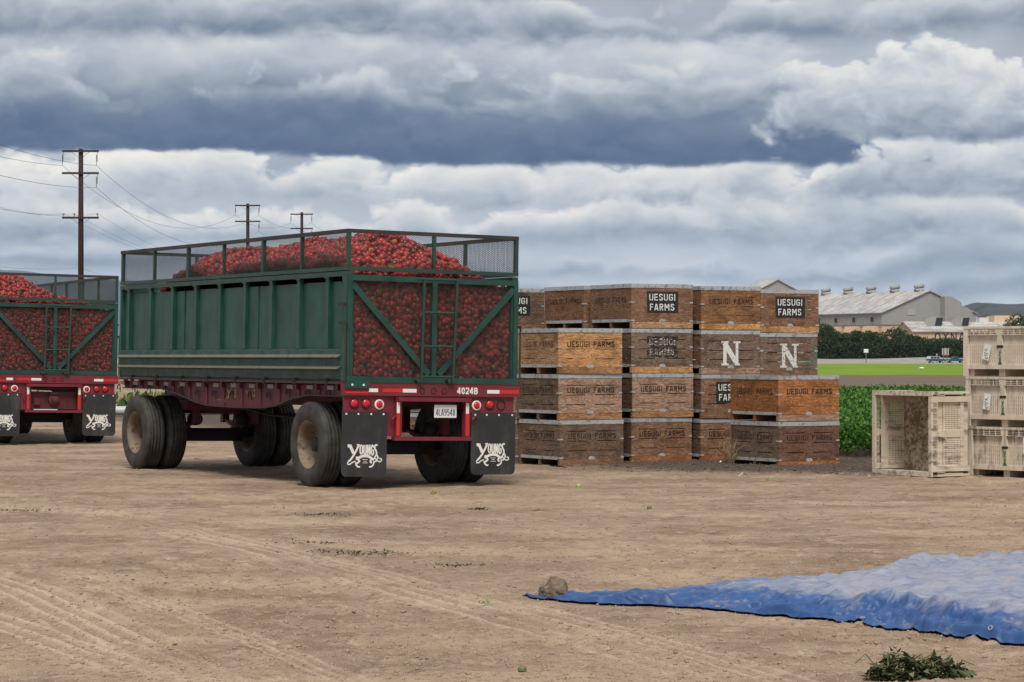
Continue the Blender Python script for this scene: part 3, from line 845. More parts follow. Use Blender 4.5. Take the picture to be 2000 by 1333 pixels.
def trailer(name, loc, yaw, label, near, heap):
    root = empty(name, loc, yaw)
    tag(root, label, 'trailer', 'gondola trailers loaded with red peppers')
    roll = (0, ROLL, 0)
    def part(n_, mb, m, parent=None, smooth=False, lab=None):
        o = mb.build(n_, m, parent or root, rot=(roll if parent is None else (0, 0, 0)), smooth=smooth)
        if lab: o['label'] = lab
        return o
    # ---- side walls
    zs0 = 1.69
    posts = [.56 + .825 * k for k in range(9)]
    for side in (0, 1):
        X = lambda d_: d_ if side == 0 else TW - d_
        def bx(mb, x0, x1, *a):
            xa, xb = sorted((X(x0), X(x1))); return mb.box(xa, xb, *a)
        wall = empty('side_wall', parent=root); wall.rotation_euler = roll
        edges = [.14] + posts + [TL - .05]
        for q in range(len(edges) - 1):
            y0, y1 = edges[q] + (.045 if q else 0), edges[q + 1] - (.045 if q < len(edges) - 2 else 0)
            b_ = MB(); dep = .045 + random.uniform(-.006, .006)
            top = 2.50 - random.uniform(.0, .012)
            if q == 0:
                poly = [(y0, zs0), (y1, zs0), (y1, top), (y0 + .12, top), (y0, top - .16)]
                b_.prism(poly, *sorted((X(dep), X(dep + .008))), axis='x')
            else:
                bx(b_, dep, dep + .008, y0, y1, zs0, top)
                if q in (3, 6): bx(b_, dep - .012, dep, y0 + .40, y0 + .43, zs0, top)
            part('wall_panel', b_, M_green, wall)
        for y in posts:
            b_ = MB(); bx(b_, .0, .05, y - .042, y + .042, zs0, 2.54); bx(b_, -.012, .05, y - .055, y + .055, 2.54, 2.556)
            part('post', b_, M_green, wall)
        b_ = MB(); bx(b_, -.004, .075, .0, TL, 2.557, 2.615)
        part('top_rail', b_, M_green_dark, wall)
        b_ = MB(); bx(b_, -.006, .085, .0, .13, 1.30, 2.556)
        part('corner_post', b_, M_green, wall)
        b_ = MB(); bx(b_, .0, .07, TL - .05, TL, 1.30, 2.556)
        part('corner_post', b_, M_green, wall)
        # corrugated skirt
        prof = [(.012, 1.688), (-.004, 1.68), (-.004, 1.622), (-.045, 1.597), (-.050, 1.585), (.0, 1.570), (.0, 1.482), (-.045, 1.457), (-.050, 1.445), (.002, 1.430), (.010, 1.325), (.03, 1.31), (.03, 1.688)]
        b_ = MB(); b_.prism([(X(a), z) for a, z in prof], .14, TL - .02, axis='y')
        nf = len(prof)
        for q in (2, 3, 6, 7): b_.m[2 + q] = 1
        part('skirt', b_, [M_skirt, M_dusty], wall)
        for y in np.arange(.5, TL - .2, .92):
            b_ = MB(); bx(b_, -.03, .02, y - .02, y + .02, 1.255, 1.335); b_.tube([(X(-.035), y, 1.318), (X(-.005), y, 1.318)], .016, 8)
            part('tie_down', b_, M_under, wall)
        # hinge pins and rods at the rear corner
        b_ = MB(); b_.tube([(X(-.03), -.03, 1.30), (X(-.03), -.03, 2.02)], .012, 6)
        b_.beam((X(-.045), .12, 2.0), (X(-.02), -.07, 2.0), .02, .03); b_.beam((X(-.045), .14, 2.22), (X(-.02), .02, 2.22), .02, .03)
        part('latch_rod', b_, M_rust, wall)
        # frame beam with a fish belly
        beam = empty('side_beam', parent=root); beam.rotation_euler = roll
        low = [(0.0, 1.13), (1.15, 1.13), (1.55, 1.09), (2.1, .99), (2.6, .948), (3.4, .942), (4.3, .952), (4.7, .99), (5.4, 1.10), (5.9, 1.155), (7.43, 1.155)]
        b_ = MB(); b_.prism(low + [(7.43, 1.255), (0.0, 1.255)], *sorted((X(.07), X(.085))), axis='x')
        part('web', b_, M_beam, beam)
        b_ = MB()
        for (y0, z0), (y1, z1) in zip(low[:-1], low[1:]):
            b_.hexa([(X(.035), y0, z0 - .014), (X(.12), y0, z0 - .014), (X(.12), y1, z1 - .014), (X(.035), y1, z1 - .014), (X(.035), y0, z0), (X(.12), y0, z0), (X(.12), y1, z1), (X(.035), y1, z1)])
        part('lower_flange', b_, M_rust, beam)
        b_ = MB(); bx(b_, -.015, .03, .06, TL - .04, 1.268, 1.298); bx(b_, .03, .5, .06, TL - .04, 1.275, 1.298)
        part('rub_rail', b_, painted('rub_rail_red', (.055, .020, .022), .6, (.02, .014, .012), .8) if 'rub_rail_red' not in MATS else MATS['rub_rail_red'], beam)
        for y in np.arange(.30, TL - .1, .585):
            b_ = MB(); zlow = float(np.interp(y, [a for a, _ in low], [c for _, c in low]))
            bx(b_, .02, .07, y - .03, y + .03, 1.19, 1.268); bx(b_, .055, .07, y - .045, y + .045, zlow, 1.19)
            part('stake_pocket', b_, M_beam, beam)
            if side == 0 or not near: pass
            b_ = MB(); bx(b_, .062, .069, y + .17, y + .345, 1.195, 1.245)
            part('reflector', b_, M_grey, beam)
            b_ = MB(); zc = min(1.15, max(zlow + .10, 1.10))
            b_.tube([(X(.055), y + .30 + .055 * math.cos(a), zc + .042 * math.sin(a)) for a in np.linspace(-.6, 3.6, 9)] + [(X(.055), y + .24, zc - .06)], .008, 6)
            part('rope_hook', b_, M_under, beam)
        if side == 0 and near:
            # scuffed yellow fleet marks, reading from front to rear
            Tm = MB()
            def mark(pts, wd, k=0):
                t2 = MB().stroke(pts, wd, 0, .0004, k0=k)
                i = len(Tm.v); Tm.v += [(.066 + v[1], -v[0], v[2]) for v in t2.v]; Tm.f += [tuple(i + q for q in f_) for f_ in t2.f]; Tm.m += t2.m
            mark([(-3.70, 1.175), (-3.64, 1.12), (-3.65, 1.07), (-3.71, 1.045)], .022); mark([(-3.56, 1.175), (-3.63, 1.12)], .020, 2)
            for k_, x in enumerate((-3.46, -3.42, -3.385)): mark([(x, 1.17), (x + .012, 1.055)], .020, k_)
            mark([(-3.06, 1.165), (-3.10, 1.125), (-3.02, 1.125)], .018); mark([(-3.03, 1.17), (-3.03, 1.09)], .020, 2)
            mark([(-2.86, 1.165), (-2.81, 1.165), (-2.80, 1.09), (-2.87, 1.09), (-2.86, 1.165)], .024, 3)
            for k_ in range(5): mark([(-3.98 + .055 * k_, 1.035), (-3.975 + .055 * k_, 1.005)], .026, k_)
            part('fleet_mark', Tm, P_yellow, beam)
    # ---- floor, front wall and crossmembers
    b_ = MB(); b_.box(.02, TW - .02, .03, TL - .02, 1.30, 1.335); part('floor', b_, M_rust)
    b_ = MB(); b_.box(.07, TW - .07, TL - .05, TL - .02, 1.335, 2.60); part('front_wall', b_, M_green)
    for y in np.arange(.35, TL, .8):
        b_ = MB(); b_.box(.09, TW - .09, y - .03, y + .03, 1.17, 1.272); part('crossmember', b_, M_under)
    for x in (.72, TW - .72):
        b_ = MB(); b_.box(x - .05, x + .05, .15, TL - .1, .98, 1.168); part('chassis_rail', b_, M_beam)
    # ---- mesh extension on top
    ext = empty('mesh_extension', parent=root); ext.rotation_euler = roll
    z0, z1 = 2.625, 3.118
    b_ = MB()
    b_.box(-.005, TW + .005, -.006, .046, z0, z0 + .045); b_.box(-.005, .045, .046, TL, z0, z0 + .045); b_.box(TW - .045, TW + .005, .046, TL, z0, z0 + .045); b_.box(.045, TW - .045, TL - .05, TL, z0, z0 + .045)
    part('lower_rail', b_, M_green_dark, ext)
    b_ = MB()
    b_.box(-.005, TW + .005, -.006, .046, z1 - .045, z1); b_.box(-.005, .045, .046, TL, z1 - .045, z1); b_.box(TW - .045, TW + .005, .046, TL, z1 - .045, z1); b_.box(.045, TW - .045, TL - .05, TL, z1 - .045, z1)
    part('upper_rail', b_, M_rust, ext)
    ey = [0, 1.33, 2.49, 3.76, 4.98, 6.21, TL - .05]
    for X0 in (-.003, TW - .042):
        for q, y in enumerate(ey):
            hw = .026 if q in (0, 2, 4, 6) else .014
            b_ = MB(); b_.box(X0, X0 + .045, max(-.004, y - hw), y + hw + (.02 if q == 0 else 0), z0 + .045, z1 - .045)
            part('post', b_, M_green_dark, ext)
    for y_ in (-.002, TL - .048):
        b_ = MB(); b_.box(1.145, 1.185, y_, y_ + .04, z0 + .045, z1 - .045); part('post', b_, M_green, ext)
    b_ = MB(); b_.beam((.80, TL - .07, z0 + .04), (1.62, TL - .07, z1 - .05), .05, .03, (0, 1, 0)); part('brace', b_, M_rust, ext)
    b_ = MB(); b_.beam((TW - .07, 6.25, z1 - .05), (TW - .16, TL - .12, z0 + .04), .05, .03); part('brace', b_, M_rust, ext)
    h_ = z1 - z0 - .09; zz = z0 + .045
    for nm, T, w_ in (('a', lambda u, z: (u + .04, .02, zz + z), TW - .08), ('b', lambda u, z: (u + .04, TL - .025, zz + z), TW - .08),
                      ('c', lambda u, z: (.02, u + .05, zz + z), TL - .1), ('d', lambda u, z: (TW - .02, u + .05, zz + z), TL - .1)):
        b_ = MB(); expanded(b_, w_, h_, .044, .025, .0031, T)
        part('mesh_panel', b_, M_mesh, ext)
    # ---- rear gate
    gate = empty('rear_gate', parent=root); gate.rotation_euler = roll
    b_ = MB(); b_.box(.0, TW, -.02, .05, 2.505, 2.572); part('top_rail', b_, M_green, gate)
    b_ = MB(); b_.box(.0, TW, -.02, .05, 1.292, 1.362); part('bottom_rail', b_, M_green, gate)
    for x in (.0, TW - .062):
        b_ = MB(); b_.box(x, x + .062, -.02, .05, 1.362, 2.505); part('stile', b_, M_green, gate)
    b_ = MB(); b_.box(1.135, 1.20, -.024, .03, 1.362, 2.505); part('stile', b_, M_green, gate)
    for x0, x1 in ((.062, 1.10), (TW - .062, 1.235)):
        b_ = MB(); b_.beam((x0, -.012, 2.46), (x1, -.012, 1.40), .070, .022, (0, 1, 0)); part('diagonal', b_, M_green, gate)
    b_ = MB(); expanded(b_, TW - .12, 1.143, .044, .025, .0036, lambda u, z: (u + .06, .012, 1.362 + z)); part('mesh_panel', b_, M_mesh, gate)
    lad = empty('ladder', parent=gate)
    for xa, xb in ((.985, .965), (1.435, 1.395)):
        b_ = MB(); b_.beam((xa, -.085, 2.555), (xb, -.085, 1.30), .032, .028, (0, 1, 0)); part('ladder_rail', b_, M_green_dark, lad)
    for k_, z in enumerate((2.545, 2.145, 1.738, 1.372)):
        f_ = (2.555 - z) / 1.255
        b_ = MB(); b_.tube([(.985 - .02 * f_ - (.06 if k_ == 0 else 0), -.085, z), (1.435 - .04 * f_, -.085, z)], .0135, 8); part('rung', b_, M_green_dark, lad)
    for x in (.93, 1.35):
        b_ = MB(); b_.tube([(x, -.09, 1.325), (x, -.02, 1.325)], .026, 10); part('hinge_boss', b_, M_green_dark, gate)
    # ---- red rear end
    rear = empty('rear_bumper', parent=root); rear.rotation_euler = roll
    b_ = MB(); b_.box(-.04, TW + .025, -.045, .06, 1.135, 1.286); part('bumper_beam', b_, M_red, rear)
    b_ = MB(); b_.box(-.045, TW + .03, -.05, .06, 1.2865, 1.290); part('top_lip', b_, M_red, rear)
    for x0, x1, m in ((.284, .405, M_tape_w), (.468, .737, M_tape_r), (.738, .923, M_tape_w), (1.897, 2.067, M_tape_w), (2.069, 2.343, M_tape_r)):
        b_ = MB(); b_.box(x0, x1, -.048, -.045, 1.178, 1.222); part('reflective_tape', b_, m, rear)
    b_ = MB(); b_.box(-.03, .28, -.048, -.045, 1.160, 1.184); part('reflective_tape', b_, M_tape_r, rear)
    for x in (1.0, 1.154, 1.301):
        b_ = MB(); b_.lathe([(.037, .0), (.037, -.006), (.030, -.006), (.028, .002), (.001, .004)], (x, -.046, 1.203), 'y', 18); part('marker_lamp', b_, M_under, rear, True)
    if near:
        b_ = MB(); b_.box(-.03, .283, -.062, -.046, 1.222, 1.305); pl = part('patch_plate', b_, M_green, rear)
        for x in (.055, .205):
            b_ = MB(); b_.lathe([(.014, 0), (.014, -.007), (.001, -.009)], (x, -.062, 1.262), 'y', 10); part('bolt', b_, M_tape_w, pl)
        b_ = text_mb('4024B', 1.477, 1.168, .078, wd=.22, gap=.07, width=.285, y=-.0485); part('fleet_number', b_, P_white, rear)
    for sx in (0, 1):
        xa, xb = ((-.03, .58) if sx == 0 else (1.665, 2.29))
        b_ = MB(); b_.box(xa, xb, -.01, .015, .935, 1.134); lp = part('lamp_panel', b_, M_red, rear)
        lamps = [(.108, 'r'), (.264, 'r'), (.441, 'w')] if sx == 0 else ([(1.768, 'w'), (1.954, 'r'), (2.112, 'h')] if near else [(1.768, 'w'), (1.954, 'r'), (2.112, 'r')])
        for x, k_ in lamps:
            o_ = MB()
            if k_ == 'w':
                o_.lathe([(.062, -.01), (.060, -.024), (.043, -.024), (.041, -.012)], (x, 0, 1.03), 'y', 24); ring = part('lamp_ring', o_, M_tape_w, lp, True)
                o_ = MB(); o_.lathe([(.043, -.012), (.040, -.030), (.02, -.036), (.001, -.037)], (x, 0, 1.03), 'y', 20); part('tail_lamp', o_, M_lens, lp, True)
            else:
                o_.lathe([(.064, -.01), (.062, -.022), (.052, -.022), (.050, -.008)], (x, 0, 1.04), 'y', 24); part('lamp_ring', o_, M_under, lp, True)
                o_ = MB()
                if k_ == 'r': o_.lathe([(.051, -.010), (.048, -.026), (.025, -.034), (.001, -.036)], (x, 0, 1.04), 'y', 20); part('tail_lamp', o_, M_lens, lp, True)
                else: o_.lathe([(.051, -.010), (.048, .012), (.001, .014)], (x, 0, 1.04), 'y', 20); part('empty_lamp_socket', o_, M_under, lp, True)
        # mud flap
        fa, fb = ((-.05, .545) if sx == 0 else (1.697, 2.315))
        zt, zb, rr = .945, .170 if sx == 0 else .185, .055
        poly = [(fa, zt), (fa, zb + rr), (fa + rr * .3, zb + rr * .3), (fa + rr, zb), (fb - rr, zb), (fb - rr * .3, zb + rr * .3), (fb, zb + rr), (fb, zt)]
        b_ = MB(); b_.prism(poly, -.024, -.012, axis='y'); fl = part('mud_flap', b_, M_flap)
        b_ = MB(); flap_logo(b_, fa + .07, zb + .125, .455, -.0265); part('flap_logo', b_, M_white, fl)
        for x in (fa + .05, fa + .21, fa + .38, fb - .05):
            b_ = MB(); b_.lathe([(.012, 0), (.012, -.006), (.001, -.008)], (x, -.024, zt - .03), 'y', 10); part('bolt', b_, M_tape_w, fl)
    # underride frame
    und = empty('underride_guard', parent=root); und.rotation_euler = roll
    for x0, x1 in ((.655, .735), (1.60, 1.675)):
        b_ = MB(); b_.box(x0, x1, -.035, .04, .615, 1.134); part('guard_post', b_, M_red, und)
        b_ = MB(); b_.box(x0 + .012, x0 + .052, -.038, -.035, .93, 1.06); part('reflective_tape', b_, M_tape_w, und)
        b_ = MB(); b_.box(x0 + .012, x0 + .052, -.038, -.035, .66, .93); part('reflective_tape', b_, M_tape_r, und)
    b_ = MB(); b_.box(.67, 1.66, -.075, -.036, 1.072, 1.122); part('step_bar', b_, M_red, und)
    b_ = MB(); b_.box(.64, 1.69, -.045, .045, .60, .645); part('guard_bar', b_, M_red, und)
    b_ = MB(); b_.box(.56, .654, .0, .03, .65, 1.132); part('guard_bracket', b_, M_red, und)
    for x in (.60, 1.70):
        b_ = MB(); b_.tube([(x, -.02, .80), (x, -.05, .86), (x + .03, -.06, .90), (x + .06, -.03, .87)], .010, 6); part('hook', b_, M_red, und)
    if near:
        b_ = MB(); b_.box(1.18, 1.485, -.028, -.022, .878, 1.034); pl = part('licence_plate', b_, M_plate, und)
        b_ = text_mb('4LA9548', 1.20, .902, .082, wd=.15, gap=.10, width=.265, y=-.0295); part('plate_number', b_, M_ink, pl)
        b_ = MB(); b_.box(1.20, 1.47, .0, .03, .86, 1.06); part('plate_bracket', b_, M_under, und)
    else:
        b_ = MB(); b_.box(.735, 1.60, .08, .11, .66, .98); part('hitch_plate', b_, M_beam, und)
        b_ = MB(); b_.lathe([(.10, .08), (.10, .03), (.055, .02), (.055, -.02), (.001, -.03)], (1.18, 0, .84), 'y', 16); b_.box(1.10, 1.26, .0, .08, .93, .97); b_.beam((.86, .0, .80), (.86, .09, .80), .10, .12); part('pintle_hitch', b_, M_beam, und)
    # ---- axles and wheels
    t_, r_, h_m, nut = wheel_parts(True)
    proto = None
    for y, fr in ((1.05, 0), (6.83, 1)):
        ax = MB(); ax.tube([(.30, y, .525), (TW - .30, y, .525)], .065, 10); ax.box(.62, .82, y - .10, y + .10, .47, .60); ax.box(TW - .82, TW - .62, y - .10, y + .10, .47, .60)
        ax.box(.70, TW - .70, y - .07, y + .07, .40, .50)
        part('axle', ax, M_under)
        for x in (.72, TW - .72):
            sp = MB()
            for k_ in range(4):
                ln = .52 - .10 * k_
                sp.hexa([(x - .04, y - ln, .70 - .03 * k_), (x + .04, y - ln, .70 - .03 * k_), (x + .04, y, .63 - .03 * k_), (x - .04, y, .63 - .03 * k_), (x - .04, y - ln, .715 - .03 * k_), (x + .04, y - ln, .715 - .03 * k_), (x + .04, y, .645 - .03 * k_), (x - .04, y, .645 - .03 * k_)])
                sp.hexa([(x - .04, y, .63 - .03 * k_), (x + .04, y, .63 - .03 * k_), (x + .04, y + ln, .70 - .03 * k_), (x - .04, y + ln, .70 - .03 * k_), (x - .04, y, .645 - .03 * k_), (x + .04, y, .645 - .03 * k_), (x + .04, y + ln, .715 - .03 * k_), (x - .04, y + ln, .715 - .03 * k_)])
            sp.box(x - .05, x + .05, y - .58, y - .48, .66, .985); sp.box(x - .05, x + .05, y + .48, y + .58, .66, .985)
            part('leaf_spring', sp, M_beam)
        for x in (.80, TW - .80):
            br = MB(); br.lathe([(.001, -.14), (.085, -.13), (.09, -.02), (.085, .06), (.001, .07)], (x, y - .25, .72), 'y', 12); part('brake_chamber', br, M_under, smooth=True)
        if fr:
            tt = MB(); tt.box(.55, TW - .55, y - .60, y + .55, .86, .975); tt.lathe([(.50, .80), (.52, .84), (.52, .86)], (TW / 2, y, 0), 'z', 24); part('turntable', tt, M_beam)
        for x, rz in ((.142, 0), (.475, math.pi), (TW - .142, math.pi), (TW - .475, 0)):
            if proto is None:
                wh = empty('wheel', parent=root)
                ty = t_.build('tyre', M_tyre, wh, smooth=True); rm = r_.build('rim', M_rim, wh, smooth=True)
                hb = h_m.build('hub', M_under, wh, smooth=True); nt_ = nut.build('wheel_nuts', M_rim, wh); proto = wh
            else:
                wh = copy_tree(proto, root)
            wh.location = (x, y, .520); wh.rotation_euler = (random.random() * 6.28, 0, rz)
    for k_ in range(3):
        hs = MB(); hs.tube([(.9 + .12 * k_, 1.8 + .1 * k_, .95), (.95 + .1 * k_, 3.0, .80 + .04 * k_), (1.0, 4.4, .82), (1.0 + .1 * k_, 5.9, .95)], .014, 6)
        part('air_hose', hs, M_under, smooth=True)
    tk = MB(); tk.lathe([(.001, .0), (.09, .02), (.10, .08), (.10, .62), (.09, .68), (.001, .70)], (1.55, 1.9, .83), 'y', 14); part('air_tank', tk, M_under, smooth=True)
    if not near:
        jk = MB(); jk.box(.98, 1.10, 3.5, 3.62, .16, 1.0); jk.box(.86, 1.22, 3.40, 3.72, .03, .06); jk.box(1.0, 1.08, 3.52, 3.60, .05, .2); part('landing_leg', jk, M_under)
    # ---- peppers
    sx_, sy_ = np.meshgrid(np.arange(.05, TW - .03, .058), np.arange(.06, TL - .08, .058))
    x = sx_.ravel() + rng.normal(size=sx_.size) * .014; y = sy_.ravel() + rng.normal(size=sx_.size) * .014
    x = np.clip(x, .10, TW - .10); y = np.clip(y, .09, TL - .1)
    z = heap(x, y)
    top = np.stack([x, y, z + rng.normal(size=x.size) * .018 + .012], -1)
    # settled layer just behind the gate mesh
    gx, gz_ = np.meshgrid(np.arange(.09, TW - .06, .060), np.arange(1.38, 2.56, .054))
    gx = gx.ravel() + rng.normal(size=gx.size) * .016; gzz = gz_.ravel() + rng.normal(size=gz_.size) * .014
    gx = np.clip(gx, .1, TW - .1)
    k_ = gzz < heap(gx, np.full(gx.size, .1)) - .02
    wall_p = np.stack([gx[k_], .070 + .035 * rng.random(k_.sum()), gzz[k_]], -1)
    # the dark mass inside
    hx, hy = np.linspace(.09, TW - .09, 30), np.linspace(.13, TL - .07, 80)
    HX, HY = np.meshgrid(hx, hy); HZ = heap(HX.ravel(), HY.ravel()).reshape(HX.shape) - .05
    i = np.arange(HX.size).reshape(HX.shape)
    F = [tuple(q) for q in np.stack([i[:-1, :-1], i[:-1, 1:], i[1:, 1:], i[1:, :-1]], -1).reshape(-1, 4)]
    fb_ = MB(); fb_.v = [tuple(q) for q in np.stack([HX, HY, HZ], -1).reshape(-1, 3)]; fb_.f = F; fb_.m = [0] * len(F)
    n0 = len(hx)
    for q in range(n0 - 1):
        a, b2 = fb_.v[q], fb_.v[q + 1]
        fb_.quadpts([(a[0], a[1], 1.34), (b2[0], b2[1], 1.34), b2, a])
    return root, top, wall_p, fb_
def heap_near(x, y):
    z = 2.56 + .50 * np.exp(-((x - .95) / .85) ** 2)
    z = z - .18 * smooth(1.55, 2.25, x)
    z = z - .52 * smooth(5.1, 7.0, y)
    z = np.minimum(z, 2.53 + .62 * np.clip(y - .05, 0, 9))
    z = z - .13 * np.exp(-((y - 4.1) / .40) ** 2)
    return z + .14 * (fbm(x * 1.6 + 2, y * 1.2, 3) - .5) + .05 * np.exp(-((y - 1.2) / .6) ** 2 - ((x - 1.3) / .5) ** 2)
def heap_far(x, y):
    z = 2.60 + .46 * np.exp(-((x - .55) / .62) ** 2) - .16 * smooth(1.2, 2.2, x)
    z = z - .35 * smooth(4.0, 6.8, y)
    z = np.minimum(z, 2.50 + .62 * np.clip(y - .05, 0, 9))
    return z + .10 * (fbm(x * 1.8 + 7, y * 1.4 + 3, 3) - .5)

def load_up(args, individuals, prefix):
    root, top, wall_p, fill = trailer(*args)
    bpy.context.view_layer.update()
    Mw = np.array(root.matrix_world @ Matrix.Rotation(ROLL, 4, 'Y'))
    tf = lambda P_: P_ @ Mw[:3, :3].T + Mw[:3, 3]
    top_w, wall_w = tf(top), tf(wall_p)
    size_t = rng.normal(.076, .011, len(top)); size_w = rng.normal(.077, .011, len(wall_p))
    if individuals:
        # the peppers that show largest: the nearest crest of the heap, one object each
        vis = np.where((top[:, 1] < 2.6) & (top[:, 2] > 2.66))[0]
        vis = vis[np.argsort(top_w[vis, 1])][:individuals]
        me = None
        for q in vis:
            if me is None:
                o = np_mesh('bell_pepper', PV, PF, [M_pep, M_stem], None, PM, True, {'tint': np.full(len(PV), .3)}); me = o.data
            else:
                o = link('bell_pepper', me)
            o.location = top_w[q]; s_ = size_t[q]; o.scale = (s_, s_, s_ * random.uniform(.95, 1.15))
            o.rotation_euler = (random.uniform(0, 6.28), random.uniform(0, 6.28), random.uniform(0, 6.28))
            tag(o, 'red bell pepper on the crest of the heap above the near trailer gate', 'pepper', 'bell peppers on top of the near load')
        keep = np.ones(len(top), bool); keep[vis] = False
        top_w, size_t = top_w[keep], size_t[keep]
    o = pepper_heap(prefix[0], np.concatenate([top_w, wall_w]), np.concatenate([size_t, size_w]))
    tag(o, prefix[1], 'peppers', kind='stuff')
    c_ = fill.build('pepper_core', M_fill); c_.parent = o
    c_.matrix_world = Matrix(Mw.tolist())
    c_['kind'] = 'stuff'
    return root
load_up(('produce_trailer', (-1.994, 30.4, -.005), R(29.6), 'green sided red framed trailer of peppers with 4024B on its bumper', True, heap_near), 300,
        ('pepper_load', 'red bell peppers filling the near green trailer behind its mesh gate'))
load_up(('produce_trailer', (-9.40, 46.0, -.005), R(24), 'farther pepper trailer cut off by the edge, with a hitch under its bumper', False, heap_far), 0,
        ('pepper_load', 'red bell peppers filling the farther trailer at the edge of the yard'))
# ------------------------------------------------------------------ wooden field bins
def _wood(N, p):
    oi = N.n('ShaderNodeObjectInfo'); co = objco(N); r_ = oi.outputs['Random']
    off = N.xyz(N.mul(r_, 17.0), N.mul(r_, 5.0), N.mul(r_, 29.0))
    v = N.vadd(co, off)
    n0 = N.noise(N.vmul(v, (1.1, 1, 3.6)), 1.5, 3, .5, .3)
    rings = N.math('FRACT', N.mul(n0, 17.0))
    rings = N.math('ABSOLUTE', N.sub(rings, .5))
    fine = N.noise(N.vmul(v, (3.0, 3, 60)), 1.0, 4, .6)
    blot = N.noise(N.vmul(v, (1.6, 1, 2.6)), 2.0, 5, .65)
    spot = N.noise(N.vmul(v, (6, 1, 9)), 2.0, 5, .7)
    col = oi.outputs['Color']
    dark = N.mix(1.0, col, (.42, .37, .34), 'MULTIPLY')
    lite = N.mix(1.0, col, (1.28, 1.25, 1.2), 'MULTIPLY')
    c_ = N.mix(N.step(rings, .08, .40), lite, N.mix(.45, col, dark))
    c_ = N.mix(N.mul(N.step(fine, .45, .70), .55), c_, dark)
    c_ = N.mix(N.mul(N.step(blot, .46, .68), .70), c_, N.mix(1.0, col, (.36, .32, .30), 'MULTIPLY'))
    c_ = N.mix(N.mul(N.step(spot, .64, .72), .75), c_, (.022, .016, .012))
    c_ = N.mix(N.mul(N.step(blot, .42, .28), .40), c_, N.mix(1.0, col, (1.5, 1.5, 1.55), 'MULTIPLY'))
    N.link(c_, p.inputs['Base Color']); p.inputs['Roughness'].default_value = .85
    p.inputs['Specular IOR Level'].default_value = .2
    bump(N, p, N.add(N.mul(fine, .7), N.mul(rings, .5)), .45, .006)
M_wood = mat('weathered_plywood', _wood)
M_galv = painted('galvanised_strip', (.50, .51, .51), .5, (.16, .14, .125), .75, False, 14, .35)
M_cav = plain('dark_inside', (.03, .024, .02), .9)
BU, BV, BH = 1.08, 1.18, .665
def slot_panel(w_, slots):
    z0, z1 = .095, .628
    xs = [0, .12 * w_, .42 * w_, .575 * w_, .885 * w_, w_]
    zr = [.215, .355, .495]; zs = [z0]
    for z in zr: zs += [z - .0055, z + .0055]
    zs.append(z1)
    return MB().cells(xs, zs, lambda i, j: not (slots and i in (1, 3) and j in (1, 3, 5)), 0, .018)
_bin_mesh = {}
def bin_meshes():
    B = _bin_mesh
    for s in (0, 1):
        o = slot_panel(BU, s).build('panel', M_wood); B['pu%d' % s] = o.data; bpy.data.objects.remove(o)
        o = slot_panel(BV - .036, s).build('panel', M_wood); B['pv%d' % s] = o.data; bpy.data.objects.remove(o)
    def keep(n_, mb, m):
        o = mb.build(n_, m); B[n_] = o.data; bpy.data.objects.remove(o)
    keep('runner', MB().box(0, BU, 0, .055, .0, .092), M_wood)
    keep('floor', MB().box(.005, BU - .005, .02, BV - .02, .093, .110), M_wood)
    rim = MB(); t = .004
    rim.box(-t, BU + t, -t, 0, .596, .652); rim.box(-t, BU + t, BV, BV + t, .596, .652); rim.box(-t, 0, 0, BV, .596, .652); rim.box(BU, BU + t, 0, BV, .596, .652)
    rim.box(-t, BU + t, -t, .03, .6525, .656); rim.box(-t, BU + t, BV - .03, BV + t, .6525, .656); rim.box(-t, .03, .03, BV - .03, .6525, .656); rim.box(BU - .03, BU + t, .03, BV - .03, .6525, .656)
    keep('metal_rim', rim, M_galv)
    keep('skid_strip', MB().box(-.005, -.001, .06, BV - .06, .088, .132), M_galv)
    keep('corner_strap', MB().box(0, .060, -.005, -.001, 0, .022), M_galv)
    cp = MB(); cp.prism([(BU / 2 - .055, .085), (BU / 2 + .055, .085), (BU / 2 + .055, .112), (BU / 2 + .03, .132), (BU / 2 - .03, .132), (BU / 2 - .055, .112)], -.006, -.0015, axis='y')
    keep('label_clip', cp, M_galv)
    keep('corner_post', MB().box(0, .04, 0, .04, .111, .625), M_wood)
bin_meshes()
